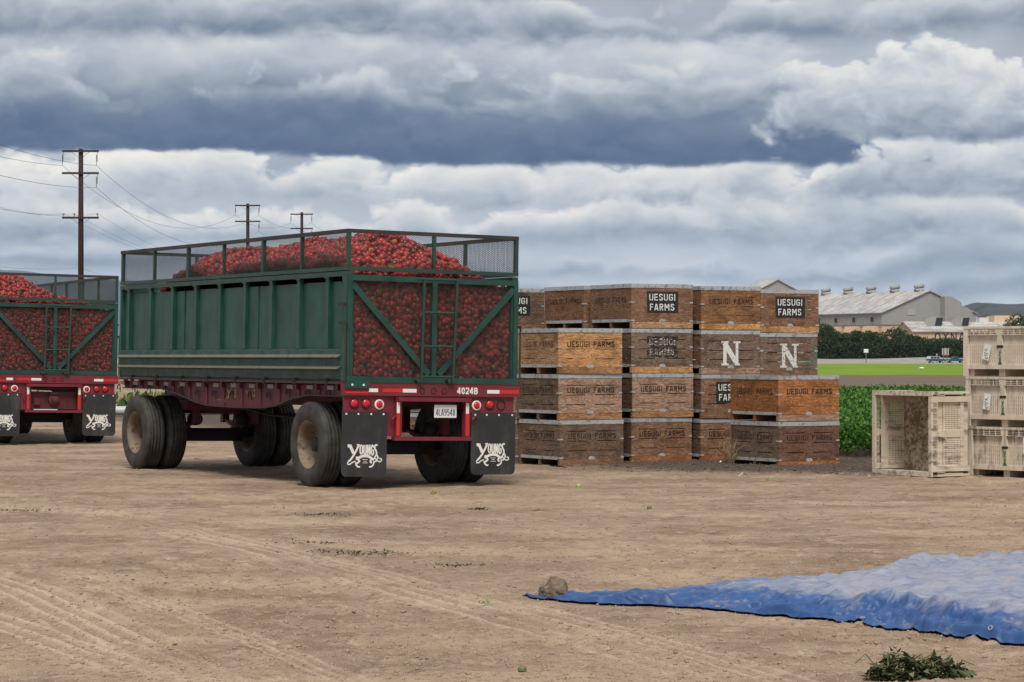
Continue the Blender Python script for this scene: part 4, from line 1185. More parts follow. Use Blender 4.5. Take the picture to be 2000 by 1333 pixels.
def face_text(panel, w_, style):
    """style: k black line, f faded line, w white on a black patch, x worn patch, N big white N, n worn N"""
    if not style: return
    if style in 'kf':
        t_w = .745 * w_ / 8.07
        for wd_ in (text_mb('UESUGI', .135 * w_, .388, .078, wd=.17, gap=.13, width=3.79 * t_w, y=-.0025), text_mb('FARMS', .135 * w_ + 4.47 * t_w, .388, .078, wd=.17, gap=.13, width=3.60 * t_w, y=-.0025)):
            wd_.build('lettering', P_black if style == 'k' else P_faded, panel)
    elif style in 'wx':
        b_ = MB(); b_.box(.25 * w_, .76 * w_, -.0015, -.0012, .225, .545)
        b_.build('paint_patch', P_patch if style == 'w' else P_patch_worn, panel)
        for wd_ in (text_mb('UESUGI', .285 * w_, .410, .10, wd=.16, gap=.14, width=.43 * w_, y=-.003), text_mb('FARMS', .295 * w_, .262, .10, wd=.16, gap=.16, width=.40 * w_, y=-.003)):
            wd_.build('lettering', P_white if style == 'w' else P_white_ghost, panel)
    else:
        c_ = w_ * .50; b_ = MB(); y = -.0025
        S = lambda pts, wd, k_=0: b_.stroke(pts, wd, y, .0003, k0=k_)
        S([(c_ - .105, .14), (c_ - .105, .47)], .062); S([(c_ - .115, .47), (c_ + .115, .15)], .085, 2); S([(c_ + .115, .14), (c_ + .115, .47)], .050, 4)
        for x, z, k_ in ((c_ - .105, .478, 5), (c_ + .115, .478, 6), (c_ - .105, .142, 5)): S([(x - .065, z), (x + .065, z)], .030, k_)
        S([(c_ + .08, .142), (c_ + .165, .142)], .030, 6)
        b_.build('lettering', P_white if style == 'N' else P_white_worn, panel)
def wood_bin(loc, yaw, colf, cols, tf_, ts_, label, runner=None, slots=1, group='stacked wooden field bins'):
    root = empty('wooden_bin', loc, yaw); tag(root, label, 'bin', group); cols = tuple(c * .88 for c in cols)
    B = _bin_mesh
    def part(n_, me, col, loc=(0, 0, 0), rz=0):
        o = link(n_, me, root, loc, (0, 0, rz)); o.color = (*col, 1); return o
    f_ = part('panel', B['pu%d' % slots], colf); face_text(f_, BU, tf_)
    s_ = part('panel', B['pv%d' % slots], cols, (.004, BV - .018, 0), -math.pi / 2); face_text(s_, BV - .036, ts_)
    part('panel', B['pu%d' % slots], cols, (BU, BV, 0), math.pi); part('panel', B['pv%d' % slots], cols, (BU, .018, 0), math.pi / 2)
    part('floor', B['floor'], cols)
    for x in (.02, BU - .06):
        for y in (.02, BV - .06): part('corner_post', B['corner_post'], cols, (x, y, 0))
    rc = runner or colf
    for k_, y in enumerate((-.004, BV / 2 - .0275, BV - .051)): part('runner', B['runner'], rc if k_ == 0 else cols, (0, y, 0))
    part('metal_rim', B['metal_rim'], (1, 1, 1)); part('skid_strip', B['skid_strip'], (1, 1, 1)); part('label_clip', B['label_clip'], (1, 1, 1))
    for z in (.10, .37):
        part('corner_strap', B['corner_strap'], (1, 1, 1), (-.005, 0, z)); part('corner_strap', B['corner_strap'], (1, 1, 1), (BU - .055, 0, z)); part('corner_strap', B['corner_strap'], (1, 1, 1), (0, .0565, z), -math.pi / 2)
    return root
YAW = R(30)
ORANGE, TAN, PINK, BROWN, GREYB, DARK, RED = (.50, .275, .125), (.42, .255, .135), (.36, .235, .165), (.235, .132, .080), (.195, .138, .102), (.160, .102, .072), (.38, .160, .062)
NEWW = (.34, .185, .090)
def stack(x, y, z, bins, dyaw=0.0):
    for k_, a in enumerate(bins):
        if a is None: continue
        jx, jy = random.uniform(-.012, .012), random.uniform(-.012, .012)
        wood_bin((x + jx, y + jy, z + BH * k_), YAW + dyaw + random.uniform(-.012, .012), *a)
# A: three high, nearest the trailer
stack(.677, 36.85, .015, [
    (DARK, GREYB, 'f', 'f', 'dark weathered bin at the foot of the stack beside the trailer, faded farm lettering', BROWN),
    (PINK, GREYB, 'k', 'f', 'pinkish swirly grained bin below the bright orange bin by the trailer', NEWW),
    (ORANGE, TAN, 'k', 'f', 'bright orange plywood bin with crisp black lettering on top, beside the trailer', NEWW)])
# a second stack right behind it, only its edge shows
stack(.06, 37.92, .0, [
    (GREYB, GREYB, '', 'f', 'grey bin at ground level showing only an edge between trailer and first stack'),
    (PINK, PINK, '', 'f', 'pale bin in the middle layer showing only an edge behind the first stack'),
    (DARK, DARK, '', 'f', 'dark bin of the third layer showing only an edge behind the orange bin')])
# B: four high
stack(1.775, 37.87, .02, [
    (BROWN, DARK, 'k', '', 'brown lettered bin at ground level in the second stack from the trailer', RED),
    (PINK, DARK, 'k', '', 'second layer bin with wavy grey grain and one line of black lettering', NEWW),
    (GREYB, DARK, 'x', '', 'third layer grey bin with a badly worn black patch and ghost letters', ORANGE),
    (BROWN, BROWN, 'w', 'f', 'top bin of the tallest stack, corner to the front, white letters on a black patch', TAN, 0)], 0)
# behind B
stack(1.09, 39.0, .02, [
    (BROWN, BROWN, '', 'f', 'hidden brown bin at the bottom of the stack behind the tallest one'), 
    (GREYB, BROWN, '', 'f', 'hidden grey bin in the second layer behind the tallest stack'),
    (DARK, BROWN, '', 'f', 'hidden dark bin in the third layer behind the tallest stack'),
    (BROWN, RED and (.25, .135, .075), 'f', 'f', 'reddish brown top bin set back between two others, black lettering on its narrow side', BROWN, 0)])
# farther back, its top bin peeps out beside the trailer
stack(-.43, 39.9, .01, [
    (BROWN, BROWN, '', '', 'hidden bottom bin of the back stack whose top shows beside the trailer'), (GREYB, GREYB, '', '', 'hidden second bin of the back stack whose top shows beside the trailer'), (BROWN, GREYB, '', '', 'hidden third bin of the back stack whose top shows beside the trailer'),
    (DARK, BROWN, 'w', '', 'top bin half hidden by the trailer mesh, white letters on a black patch', BROWN, 0)])
stack(-1.90, 42.0, .0, [(GREYB, PINK, 'f', 'f', 'pale bin base seen under the trailer between its rear wheels', TAN)])
# C: four high
stack(2.835, 38.40, .0, [
    (BROWN, DARK, 'k', '', 'bottom bin behind the dry weed tuft, its lettering cut by the front stack', RED),
    (BROWN, DARK, 'w', '', 'second layer bin with a bluish black patch half covered by the front stack'),
    (GREYB, BROWN, 'N', '', 'grey bin with a large white N, left of the other N', PINK),
    ((.245, .125, .062), BROWN, 'f', '', 'reddish top bin with one dim line of lettering above the first white N', ORANGE)])
# D: four high
stack(3.775, 38.93, -.035, [
    (BROWN, DARK, '', '', 'hidden bottom bin of the last tall stack behind the front pair'), (BROWN, DARK, '', '', 'hidden second bin of the last tall stack behind the front pair'),
    (GREYB, BROWN, 'n', '', 'grey bin with a worn white N and a green smear at its edge', BROWN),
    (BROWN, BROWN, 'w', '', 'last top bin at the end of the tall row, white letters on a black square', ORANGE)])
# E: two high in front
stack(3.80, 36.50, .0, [
    ((.165, .085, .058), GREYB, 'f', 'f', 'dark stained bin on the ground under the orange bin of the front stack', RED),
    (RED, (.30, .130, .050), 'k', 'f', 'deep orange bin on top of the low front stack beside the green crop', PINK)])
# green smear on the worn N bin
b_ = MB(); b_.stroke([(.80, .185), (.90, .20), (1.0, .195), (1.06, .20)], .045, -.0032, .0004); b_.stroke([(.98, .22), (1.05, .33), (1.02, .45)], .05, -.0031, .0004, k0=2)
for o in bpy.data.objects:
    if o.name.startswith('wooden_bin') and 'green smear' in o.get('label', ''):
        pn = [c for c in o.children if c.name.startswith('panel')][0]
        b_.build('paint_smear', paint_mat('green_smear', (.08, .26, .17), .46, .58, 14), pn)
# ------------------------------------------------------------------ plastic bins
def _plastic(N, p):
    oi = N.n('ShaderNodeObjectInfo'); co = objco(N); r_ = N.mul(oi.outputs['Random'], 21.0)
    v = N.vadd(co, N.xyz(r_, r_, r_))
    n1 = N.noise(v, 3.0, 6, .65); n2 = N.noise(N.vmul(v, (20, 20, 3)), 1.0, 5, .65)
    c_ = N.mix(N.step(n1, .35, .65), (.54, .45, .35), (.66, .575, .465))
    c_ = N.mix(N.mul(N.step(N.add(N.mul(n1, .5), N.mul(n2, .5)), .48, .62), N.sep(oi.outputs['Color'])[0]), c_, (.105, .068, .040))
    c_ = N.mix(N.mul(N.step(N.sep(oi.outputs['Color'])[0], 1.2, 1.9), N.step(N.add(N.mul(n1, .5), N.mul(n2, .5)), .34, .60)), c_, (.165, .112, .070))
    N.link(c_, p.inputs['Base Color']); p.inputs['Roughness'].default_value = .6
    bump(N, p, n2, .1, .004)
M_plastic = mat('dusty_tan_plastic', _plastic)
QW, QD, QH = 1.22, 1.12, .66
def vented_wall(w_, vert):
    """one moulded wall in the xz plane, outer face towards -y: rim louvres, plain band, vent field in two halves, foot band with fork opening"""
    parts = []
    mb = MB()
    pw = .075                                             # corner pillars
    half = (w_ - 2 * pw - .10) / 2
    xs = [0, pw]; vent_cols = []
    for h0 in (pw, pw + half + .10):
        n_ = 13; a0 = h0 + .02; st = (half - .04) / n_
        for q in range(n_):
            xs += [a0 + q * st, a0 + q * st + st * .27]; vent_cols.append(len(xs) - 2)
        xs.append(h0 + half)
    xs.append(w_); 
    zr = [.165, .205, .215, .255, .265, .305, .315, .355, .365, .405]
    zs = [.115] + zr + [.43]
    mb.cells(xs, zs, lambda i, j: not (i in vent_cols and j % 2 == 1), .030, .040)
    mb.cells([0, w_], [.43, .545], lambda i, j: True, .045, .055)       # recessed band
    xl = [0, pw]; op = []
    for h0 in (pw, pw + half + .10):
        n_ = 5; st = half / n_
        for q in range(n_):
            xl += [h0 + q * st + .006, h0 + (q + 1) * st - .006]; op.append(len(xl) - 2)
        xl.append(h0 + half)
    xl.append(w_)
    mb.cells(xl, [.545, .556, .572, .579, .595, .602, .618, .630], lambda i, j: not (i in op and j in (1, 3, 5)), .004, .012)
    mb.box(0, w_, .012, .06, .6305, .66)                                 # rim
    mb.box(0, w_, -.002, .012, .6305, .66)
    # pillars and the tapered centre rib
    for x0, x1 in ((0, pw), (w_ - pw, w_)): mb.box(x0 + .001, x1 - .001, .0, .029, .0, .5445)
    c_ = w_ / 2
    mb.hexa([(c_ - .05, .006, .41), (c_ + .05, .006, .41), (c_ + .05, .0295, .41), (c_ - .05, .0295, .41), (c_ - .032, .004, .544), (c_ + .032, .004, .544), (c_ + .032, .044, .544), (c_ - .032, .044, .544)])
    mb.box(c_ - .045, c_ + .045, .020, .0295, .13, .375)
    mb.box(pw, w_ - pw, .012, .0295, .095, .150)
    return mb
def plastic_bin(loc, rot, label, dirt=.55, tagpos=None, printed=True):
    root = empty('plastic_bin', loc); root.rotation_euler = rot
    tag(root, label, 'bin', 'tan vented plastic bins')
    def add(n_, mb, m, parent=None, l=(0, 0, 0), rz=0, col=dirt):
        o = mb.build(n_, m, parent or root, l, (0, 0, rz)); o.color = (col, col, col, 1); return o
    f_ = add('vented_wall', vented_wall(QW, True), M_plastic)
    add('vented_wall', vented_wall(QD - .13, True), M_plastic, l=(0, QD - .065, 0), rz=-math.pi / 2)
    add('vented_wall', vented_wall(QW, True), M_plastic, l=(QW, QD, 0), rz=math.pi)
    add('vented_wall', vented_wall(QD - .13, True), M_plastic, l=(QW, .065, 0), rz=math.pi / 2)
    b_ = MB(); b_.box(.045, QW - .045, .045, QD - .045, .115, .14); add('floor', b_, M_plastic, col=2.0 if dirt > .7 else dirt)
    for x in (.04, QW / 2 - .05, QW - .14):
        b_ = MB(); b_.box(x, x + .10, .06, QD - .06, .001, .114); add('foot', b_, M_plastic)
    b_ = MB(); b_.prism([(QW / 2 - .045, .378), (QW / 2 + .045, .378), (QW / 2 + .045, .40), (QW / 2 + .03, .408), (QW / 2 - .03, .408), (QW / 2 - .045, .40)], .012, .029, axis='y'); add('handle_slot', b_, M_cav, f_)
    if printed:
        t = text_mb('HOCPAC', 0, 0, .040, wd=.20, gap=.10, width=.165, y=0)
        p2 = MB(); p2.v = [(QW / 2 + .018 - v[2], .018 + v[1], .185 + v[0]) for v in t.v]; p2.f = t.f; p2.m = t.m
        for k_, (a, b2, w_) in enumerate((((-.03, .155), (.03, .155), .03), ((-.02, .135), (.02, .135), .016), ((-.012, .176), (.012, .176), .016))):
            p2.stroke([(QW / 2 + a[0], a[1] + .01), (QW / 2 + b2[0], b2[1] + .01)], w_, .018, .0004, k0=k_)
        add('green_print', p2, P_green_print, f_)
        if tagpos:
            x, z, tl = tagpos
            b_ = MB(); ca, sa = math.cos(tl), math.sin(tl); hw, hh = .058, .105
            cs = [(x + a * ca - b2 * sa, z + a * sa + b2 * ca) for a, b2 in ((-hw, -hh), (hw, -hh), (hw, hh), (-hw, hh))]
            b_.hexa([(cs[0][0], -.004, cs[0][1]), (cs[1][0], -.007, cs[1][1]), (cs[1][0], -.006, cs[1][1]), (cs[0][0], -.003, cs[0][1]), (cs[3][0], .006, cs[3][1]), (cs[2][0], .002, cs[2][1]), (cs[2][0], .003, cs[2][1]), (cs[3][0], .007, cs[3][1])])
            tg = add('paper_tag', b_, M_paper, f_)
            s_ = MB()
            for k_, (a, b2, c3, d3) in enumerate(((-.03, .04, .02, .05), (-.035, .0, .03, -.02), (-.03, -.03, .01, -.045), (-.02, -.07, .03, -.065))):
                s_.stroke([(x + a, z + b2), (x + (a + c3) / 2, z + b2 - .02), (x + c3, z + d3)], .007, -.0085, .0003, k0=k_)
            add('handwriting', s_, M_ink, tg)
    return root
M_paper = plain('white_paper_tag', (.66, .65, .63), .7, vary=.12, scale=20)
ya = R(-50)
plastic_bin((6.08, 34.15, .0), (0, 0, ya), 'lowest of three stacked tan plastic bins, paper tag high on its vents', .65, (.98, .43, .0))
plastic_bin((6.055, 34.18, .665), (0, 0, ya + .012), 'middle one of three stacked tan plastic bins with a torn tag', .55, (.36, .33, -.12))
plastic_bin((6.03, 34.21, 1.33), (R(.2), 0, ya - .004), 'top one of three stacked tan plastic bins, tilted tag left of the green print', .30, (.40, .32, -.22))
# one bin tipped on its side, mouth towards the yard
tip = empty('plastic_bin', (5.50, 33.58, .012)); tip.rotation_euler = (0, 0, R(31))
tb = plastic_bin((0, 0, 0), (0, 0, 0), 'x', .75, None, False)
# bin axes: up (z) points to -x of the tipped frame, its long side runs away along +y
tb.matrix_world = Matrix.Translation((5.50, 33.58, .012)) @ Matrix.Rotation(R(31), 4, 'Z') @ Matrix(((0, 0, -1, QH), (1, 0, 0, 0), (0, -1, 0, QD), (0, 0, 0, 1)))
bpy.data.objects.remove(tip)
tag(tb, 'muddy tan plastic bin tipped on its side with its open mouth to the yard', 'bin', 'tan vented plastic bins')
# ------------------------------------------------------------------ packing house and neighbours (about 800 m away)
def _rooftin(N, p):
    co = objco(N)
    n1 = N.noise(N.vmul(co, (.10, .5, .5)), 1.0, 6, .65); n2 = N.noise(co, 1.2, 5, .7)
    c_ = N.mix(N.step(n1, .40, .60), (.28, .262, .245), (.46, .44, .415))
    c_ = N.mix(N.mul(N.step(n2, .50, .66), .6), c_, (.20, .14, .105))
    N.link(c_, p.inputs['Base Color']); p.inputs['Roughness'].default_value = .7
M_tin = mat('patched_tin_roof', _rooftin)
M_sheet = painted('grey_corrugated_wall', (.295, .29, .28), .7, (.20, .185, .17), .6, True, .15, vary=.12)
M_peach = painted('peach_stucco', (.56, .40, .27), .85, (.40, .28, .20), .5, True, .2, vary=.1)
M_window = plain('dark_window', (.02, .022, .025), .3)
M_wframe = plain('window_frame', (.35, .34, .32), .7)
M_signblue = plain('sign_letter_blue', (.035, .03, .09), .7)
def barn(name, loc, yaw, wid, ln, eave, ridge, label, low=None):
    root = empty(name, loc, yaw); tag(root, label, 'building')
    # local x along the gable (0..wid), y along the ridge (0..ln)
    b_ = MB(); z0 = low or 0
    b_.quadpts([(0, 0, z0), (wid, 0, z0), (wid, 0, eave), (wid / 2, 0, ridge), (0, 0, eave)])
    b_.build('gable_wall', M_sheet, root)
    b_ = MB(); b_.quadpts([(wid, ln, z0), (0, ln, z0), (0, ln, eave), (wid / 2, ln, ridge), (wid, ln, eave)]); b_.build('gable_wall', M_sheet, root)
    b_ = MB(); b_.quadpts([(0, ln, z0), (0, 0, z0), (0, 0, eave), (0, ln, eave)]); sw = b_.build('side_wall', M_sheet, root)
    b_ = MB(); b_.quadpts([(wid, 0, z0), (wid, ln, z0), (wid, ln, eave), (wid, 0, eave)]); b_.build('side_wall', M_sheet, root)
    o_ = .5
    dz = (ridge - eave) * o_ / (wid / 2)
    b_ = MB()
    b_.hexa([(-o_, -o_, eave - dz), (wid / 2, -o_, ridge), (wid / 2, ln + o_, ridge), (-o_, ln + o_, eave - dz), (-o_, -o_, eave - dz + .25), (wid / 2, -o_, ridge + .25), (wid / 2, ln + o_, ridge + .25), (-o_, ln + o_, eave - dz + .25)])
    b_.hexa([(wid / 2, -o_, ridge), (wid + o_, -o_, eave - dz), (wid + o_, ln + o_, eave - dz), (wid / 2, ln + o_, ridge), (wid / 2, -o_, ridge + .25), (wid + o_, -o_, eave - dz + .25), (wid + o_, ln + o_, eave - dz + .25), (wid / 2, ln + o_, ridge + .25)])
    rf = b_.build('roof', M_tin, root)
    return root, sw, rf
by = R(26)
main, msw, mrf = barn('packing_house', (115.5, 800, 0), by, 36, 95, 15.3, 22.3, 'long grey corrugated packing house with four vents along its tin roof', 11.6)
# peach lower storey with flared buttresses
b_ = MB(); b_.quadpts([(0.3, 95, 0), (0.3, .3, 0), (0.3, .3, 11.6), (0.3, 95, 11.6)]); b_.quadpts([(.3, .3, 0), (35.7, .3, 0), (35.7, .3, 11.6), (.3, .3, 11.6)])
b_.build('lower_wall', M_peach, main)
for k_ in range(9):
    y = 1.5 + 10.3 * k_
    b_ = MB(); b_.hexa([(-5, y, 0), (.25, y, 0), (.25, y + 7.5, 0), (-5, y + 7.5, 0), (-1.2, y + .6, 11.2), (.25, y + .6, 11.2), (.25, y + 6.9, 11.2), (-1.2, y + 6.9, 11.2)]); b_.build('buttress', M_peach, main)
    b_ = MB(); b_.box(-.12, -.02, y + 2.6, y + 4.6, 12.4, 14.1); w_ = b_.build('window', M_window, main)
    b_ = MB(); b_.box(-.16, -.121, y + 2.4, y + 4.8, 12.2, 12.4); b_.box(-.16, -.121, y + 2.4, y + 4.8, 14.1, 14.3); b_.box(-.16, -.121, y + 2.4, y + 2.6, 12.4, 14.1); b_.box(-.16, -.121, y + 4.6, y + 4.8, 12.4, 14.1); b_.build('window_frame', M_wframe, w_)
for k_ in range(5):
    y = 4.0 + 13.5 * k_
    b_ = MB(); b_.box(16.8, 19.2, y + .5, y + 2.7, 22.3, 23.0)
    b_.tube([(16.5, y + 1.6, 23.7), (19.6, y + 1.6, 24.1)], [.62, .78], 10); b_.build('roof_vent', M_sheet, mrf, smooth=True)
b_ = MB(); b_.box(6.5, 8.4, 62, 64.5, 16.0, 19.6); b_.build('roof_vent', M_tin, mrf)
b_ = MB(); b_.prism([(22.2, 2), (28.6, 2), (28.6, 18.7), (24.5, 20.6), (22.2, 20.6)], -2.5, -.05, axis='y'); b_.build('annex', M_sheet, main)
b_ = MB(); b_.prism([(28.7, 2), (33.4, 2), (33.4, 16.1), (28.7, 17.6)], -1.6, -.05, axis='y'); b_.build('annex', M_sheet, main)
b_ = MB(); b_.box(9.6, 12.6, -.12, -.06, 14.6, 16.6); b_.build('faded_sign', M_wframe, main)
barn('storage_barn', (77.0, 838, 0), R(20), 22, 14, 21.6, 26.8, 'taller barn whose tin gable just tops the last bins')
# peach shed with the sign, nearer
sh = empty('packing_shed', (119.0, 760, 0), R(24)); tag(sh, 'low peach shed with painted letters and two roof scoops before the packing house', 'building')
wd, ln, ev, rg = 9.5, 34, 9.2, 11.9
# gable faces left-front: local y is the gable width here, x the ridge
b_ = MB(); b_.quadpts([(0, wd, 0), (0, 0, 0), (0, 0, ev), (0, wd / 2, rg), (0, wd, ev)]); b_.quadpts([(0, 0, 0), (ln, 0, 0), (ln, 0, ev), (0, 0, ev)]); b_.quadpts([(ln, 0, 0), (ln, wd, 0), (ln, wd, ev), (ln, wd / 2, rg), (ln, 0, ev)]); b_.build('wall', M_peach, sh)
b_ = MB(); e = .5
b_.hexa([(-e, -e, ev - .3), (ln + e, -e, ev - .3), (ln + e, wd / 2, rg), (-e, wd / 2, rg), (-e, -e, ev - .1), (ln + e, -e, ev - .1), (ln + e, wd / 2, rg + .2), (-e, wd / 2, rg + .2)])
b_.hexa([(-e, wd / 2, rg), (ln + e, wd / 2, rg), (ln + e, wd + e, ev - .3), (-e, wd + e, ev - .3), (-e, wd / 2, rg + .2), (ln + e, wd / 2, rg + .2), (ln + e, wd + e, ev - .1), (-e, wd + e, ev - .1)])
srf = b_.build('roof', M_tin, sh)
for x in (6.5, 16):
    b_ = MB(); b_.hexa([(x, 2.2, 10.6), (x + 5, 2.2, 10.6), (x + 5, 5.5, 11.4), (x, 5.5, 11.4), (x + 1.2, 2.6, 13.6), (x + 6.2, 2.6, 13.6), (x + 5, 5.5, 13.2), (x, 5.5, 13.2)]); rs = b_.build('roof_scoop', M_sheet, srf)
    b_ = MB(); b_.quadpts([(x + 2.6, 2.12, 10.9), (x + 4.9, 2.12, 10.9), (x + 5.9, 2.52, 13.3), (x + 3.5, 2.52, 13.3)]); b_.build('scoop_opening', M_window, rs)
b_ = MB(); b_.box(-.08, -.02, wd / 2 - 1.2, wd / 2 + 1.2, 8.6, 10.4); b_.build('gable_vent', M_wframe, sh)
text_mb('OXNARD', 7.5, 6.3, 2.5, wd=.17, gap=.14, width=16.5, y=-.05).build('sign_letters', M_signblue, sh)
text_mb('P', 26.8, 5.9, 3.1, wd=.2, width=2.6, y=-.05).build('sign_letters', M_signblue, sh)
# long pale flat roofed building further right
fb = empty('long_warehouse', (150, 900, 0), R(4)); tag(fb, 'long pale flat roofed warehouse at the foot of the far hill', 'building')
b_ = MB(); b_.box(0, 120, 0, 40, 0, 13.0); b_.build('wall', plain('cream_wall', (.60, .56, .49), .8), fb)
b_ = MB(); b_.box(-1, 121, -1, 41, 13.0, 13.8); b_.build('roof', plain('pale_roof', (.62, .60, .56), .7), fb)
b_ = MB(); b_.box(22, 32, 8, 16, 13.8, 16.2); b_.build('roof_unit', M_peach, fb)
for k_, (x, y, s_) in enumerate(((912, 5150, 14), (935, 5120, 10), (946, 5160, 18), (968, 5130, 12), (902, 5180, 12))):
    hr = empty('hillside_house', (x, y, 70 + 3 * (k_ % 3)), .3 * k_)
    tag(hr, 'tiny pale house on the lower slope of the far hill', 'house', 'houses on the far hill')
    b_ = MB(); b_.box(0, s_ * 1.6, 0, s_, -40, 8); b_.build('wall', M_white, hr)
    b_ = MB(); b_.prism([(-1, 8), (s_ * 1.6 + 1, 8), (s_ * .8, 13)], -1, s_ + 1, axis='y'); b_.build('roof', M_rust, hr)

# ------------------------------------------------------------------ hedge trees along the road
M_bark = plain('bark', (.06, .045, .035), .9)
def tree(px, Y, hgt, wid, label, m=M_hedge, n=5200, low=.0):
    X = (px - 1000) * Y / 5000
    root = empty('roadside_tree', (X, Y, 0)); tag(root, label, 'tree', 'dark trees lining the road')
    b_ = MB(); b_.tube([(0, 0, -.1), (.05, 0, hgt * .3), (-.05, .05, hgt * .6)], [.32, .24, .12], 8)
    for a in (.5, 2.6, 4.4): b_.tube([(0, 0, hgt * .25), (math.cos(a) * wid * .25, math.sin(a) * wid * .25, hgt * .55)], [.14, .05], 6)
    b_.build('trunk', M_bark, root, smooth=True)
    nl = 46; lob = rng.random((nl, 3)); ang = lob[:, 0] * 6.28
    rad = wid * .42 * np.sqrt(lob[:, 1]); zc = hgt * (low + .10 + (.80 - low) * lob[:, 2])
    taper = np.clip(1.45 - zc / hgt * .85, .4, 1.15)
    lc = np.stack([np.cos(ang) * rad * taper, np.sin(ang) * rad * taper, zc], -1); lr = wid * (.10 + .09 * rng.random(nl))
    w_ = rng.integers(0, nl, n); dirs = rng.normal(size=(n, 3)); dirs /= np.linalg.norm(dirs, axis=1, keepdims=True)
    C = lc[w_] + dirs * lr[w_][:, None] * (.75 + .35 * rng.random((n, 1))); C[:, 2] = np.maximum(C[:, 2], .05)
    shade = np.clip(.35 + .25 * dirs[:, 2] * 0 + .35 * rng.normal(size=n) * .6 + .4 * (rng.random(nl)[w_] - .3) + rng.uniform(-.15, .2), 0, 1)
    cr = leaves('crown', C, dirs + rng.normal(size=(n, 3)) * .5, .28 + .30 * rng.random(n), .24 + .22 * rng.random(n), m, shade, root)
    return root
WORDS = ['first roadside tree after the tall wooden bins, rising highest', 'second roadside tree from the wooden bins', 'roadside tree just before the small white sign', 'roadside tree behind the small white sign',
         'rounded roadside tree standing below the near gable corner', 'broad roadside tree before the peach shed gable', 'roadside tree left of the first painted letter', 'roadside tree below the painted letters', 'roadside tree behind the two parked vehicles',
         'roadside tree behind the grey sign board', 'roadside tree rising beside the plastic bins', 'roadside tree mostly hidden by the plastic bin stack']
for k_, (px, h_, wd_) in enumerate(((1612, 10.3, 8), (1646, 8.4, 7.5), (1672, 8.6, 7), (1698, 8.0, 7), (1722, 8.4, 7), (1752, 9.0, 8), (1782, 6.9, 7), (1806, 6.2, 7), (1832, 5.8, 7), (1855, 6.1, 6.5), (1876, 5.8, 6.5), (1898, 6.2, 7))):
    tree(px, 702 + (k_ % 3) * 2, h_ + .3, wd_, WORDS[k_])
tree(1996, 610, 10.6, 13, 'broad green tree behind the top of the plastic bin stack', M_hedge, 5000)
tree(2030, 612, 11.5, 15, 'green tree at the far edge beyond the plastic bins', M_hedge, 3000)
b_l = 7000
xs_ = rng.uniform(80, 135, b_l); leaves('hedge_undergrowth', np.stack([xs_, 700 + rng.random(b_l) * 3, .6 + 4.6 * rng.random(b_l)], -1), rng.normal(size=(b_l, 3)), .5 + .4 * rng.random(b_l), .4 + .3 * rng.random(b_l), M_hedge, rng.random(b_l) * .4, kind='stuff')
tag(bpy.data.objects['hedge_undergrowth'], 'dark undergrowth between the roadside trunks', 'undergrowth')

# ------------------------------------------------------------------ road signs and parked vehicles
M_post = plain('sign_post', (.16, .13, .11), .8); M_signback = plain('sign_back', (.40, .38, .37), .6)
def sign(name, px, Y, w_, h_, top, posts, label, m):
    X = (px - 1000) * Y / 5000; r_ = empty(name, (X, Y, 0)); tag(r_, label, 'sign')
    b_ = MB(); b_.box(-w_ / 2, w_ / 2, -.03, .03, top - h_, top); b_.build('panel', m, r_)
    for x in posts:
        b_ = MB(); b_.box(x - .11, x + .11, -.16, -.04, 0, top - (.0 if len(posts) > 1 else h_)); b_.build('post', M_post, r_)
    return r_
sign('road_sign', 1691.5, 655, 1.15, .95, 3.55, (0,), 'small white sign on one post before the trees', M_white)
sign('road_sign_board', 1846.5, 655, 1.75, 1.75, 3.75, (-.45, .45), 'square grey sign board on two posts above the parked vehicles', M_signback)
sign('marker_post', 1830, 655, .3, .5, 2.35, (0,), 'thin marker post with a small plate beside the parked wagon', M_signback)
M_teal = painted('teal_car_paint', (.010, .085, .105), .3, (.02, .05, .06), .3, False, 1); M_glass = plain('car_glass', (.03, .04, .05), .1); M_chrome = plain('pale_trim', (.55, .55, .56), .35)
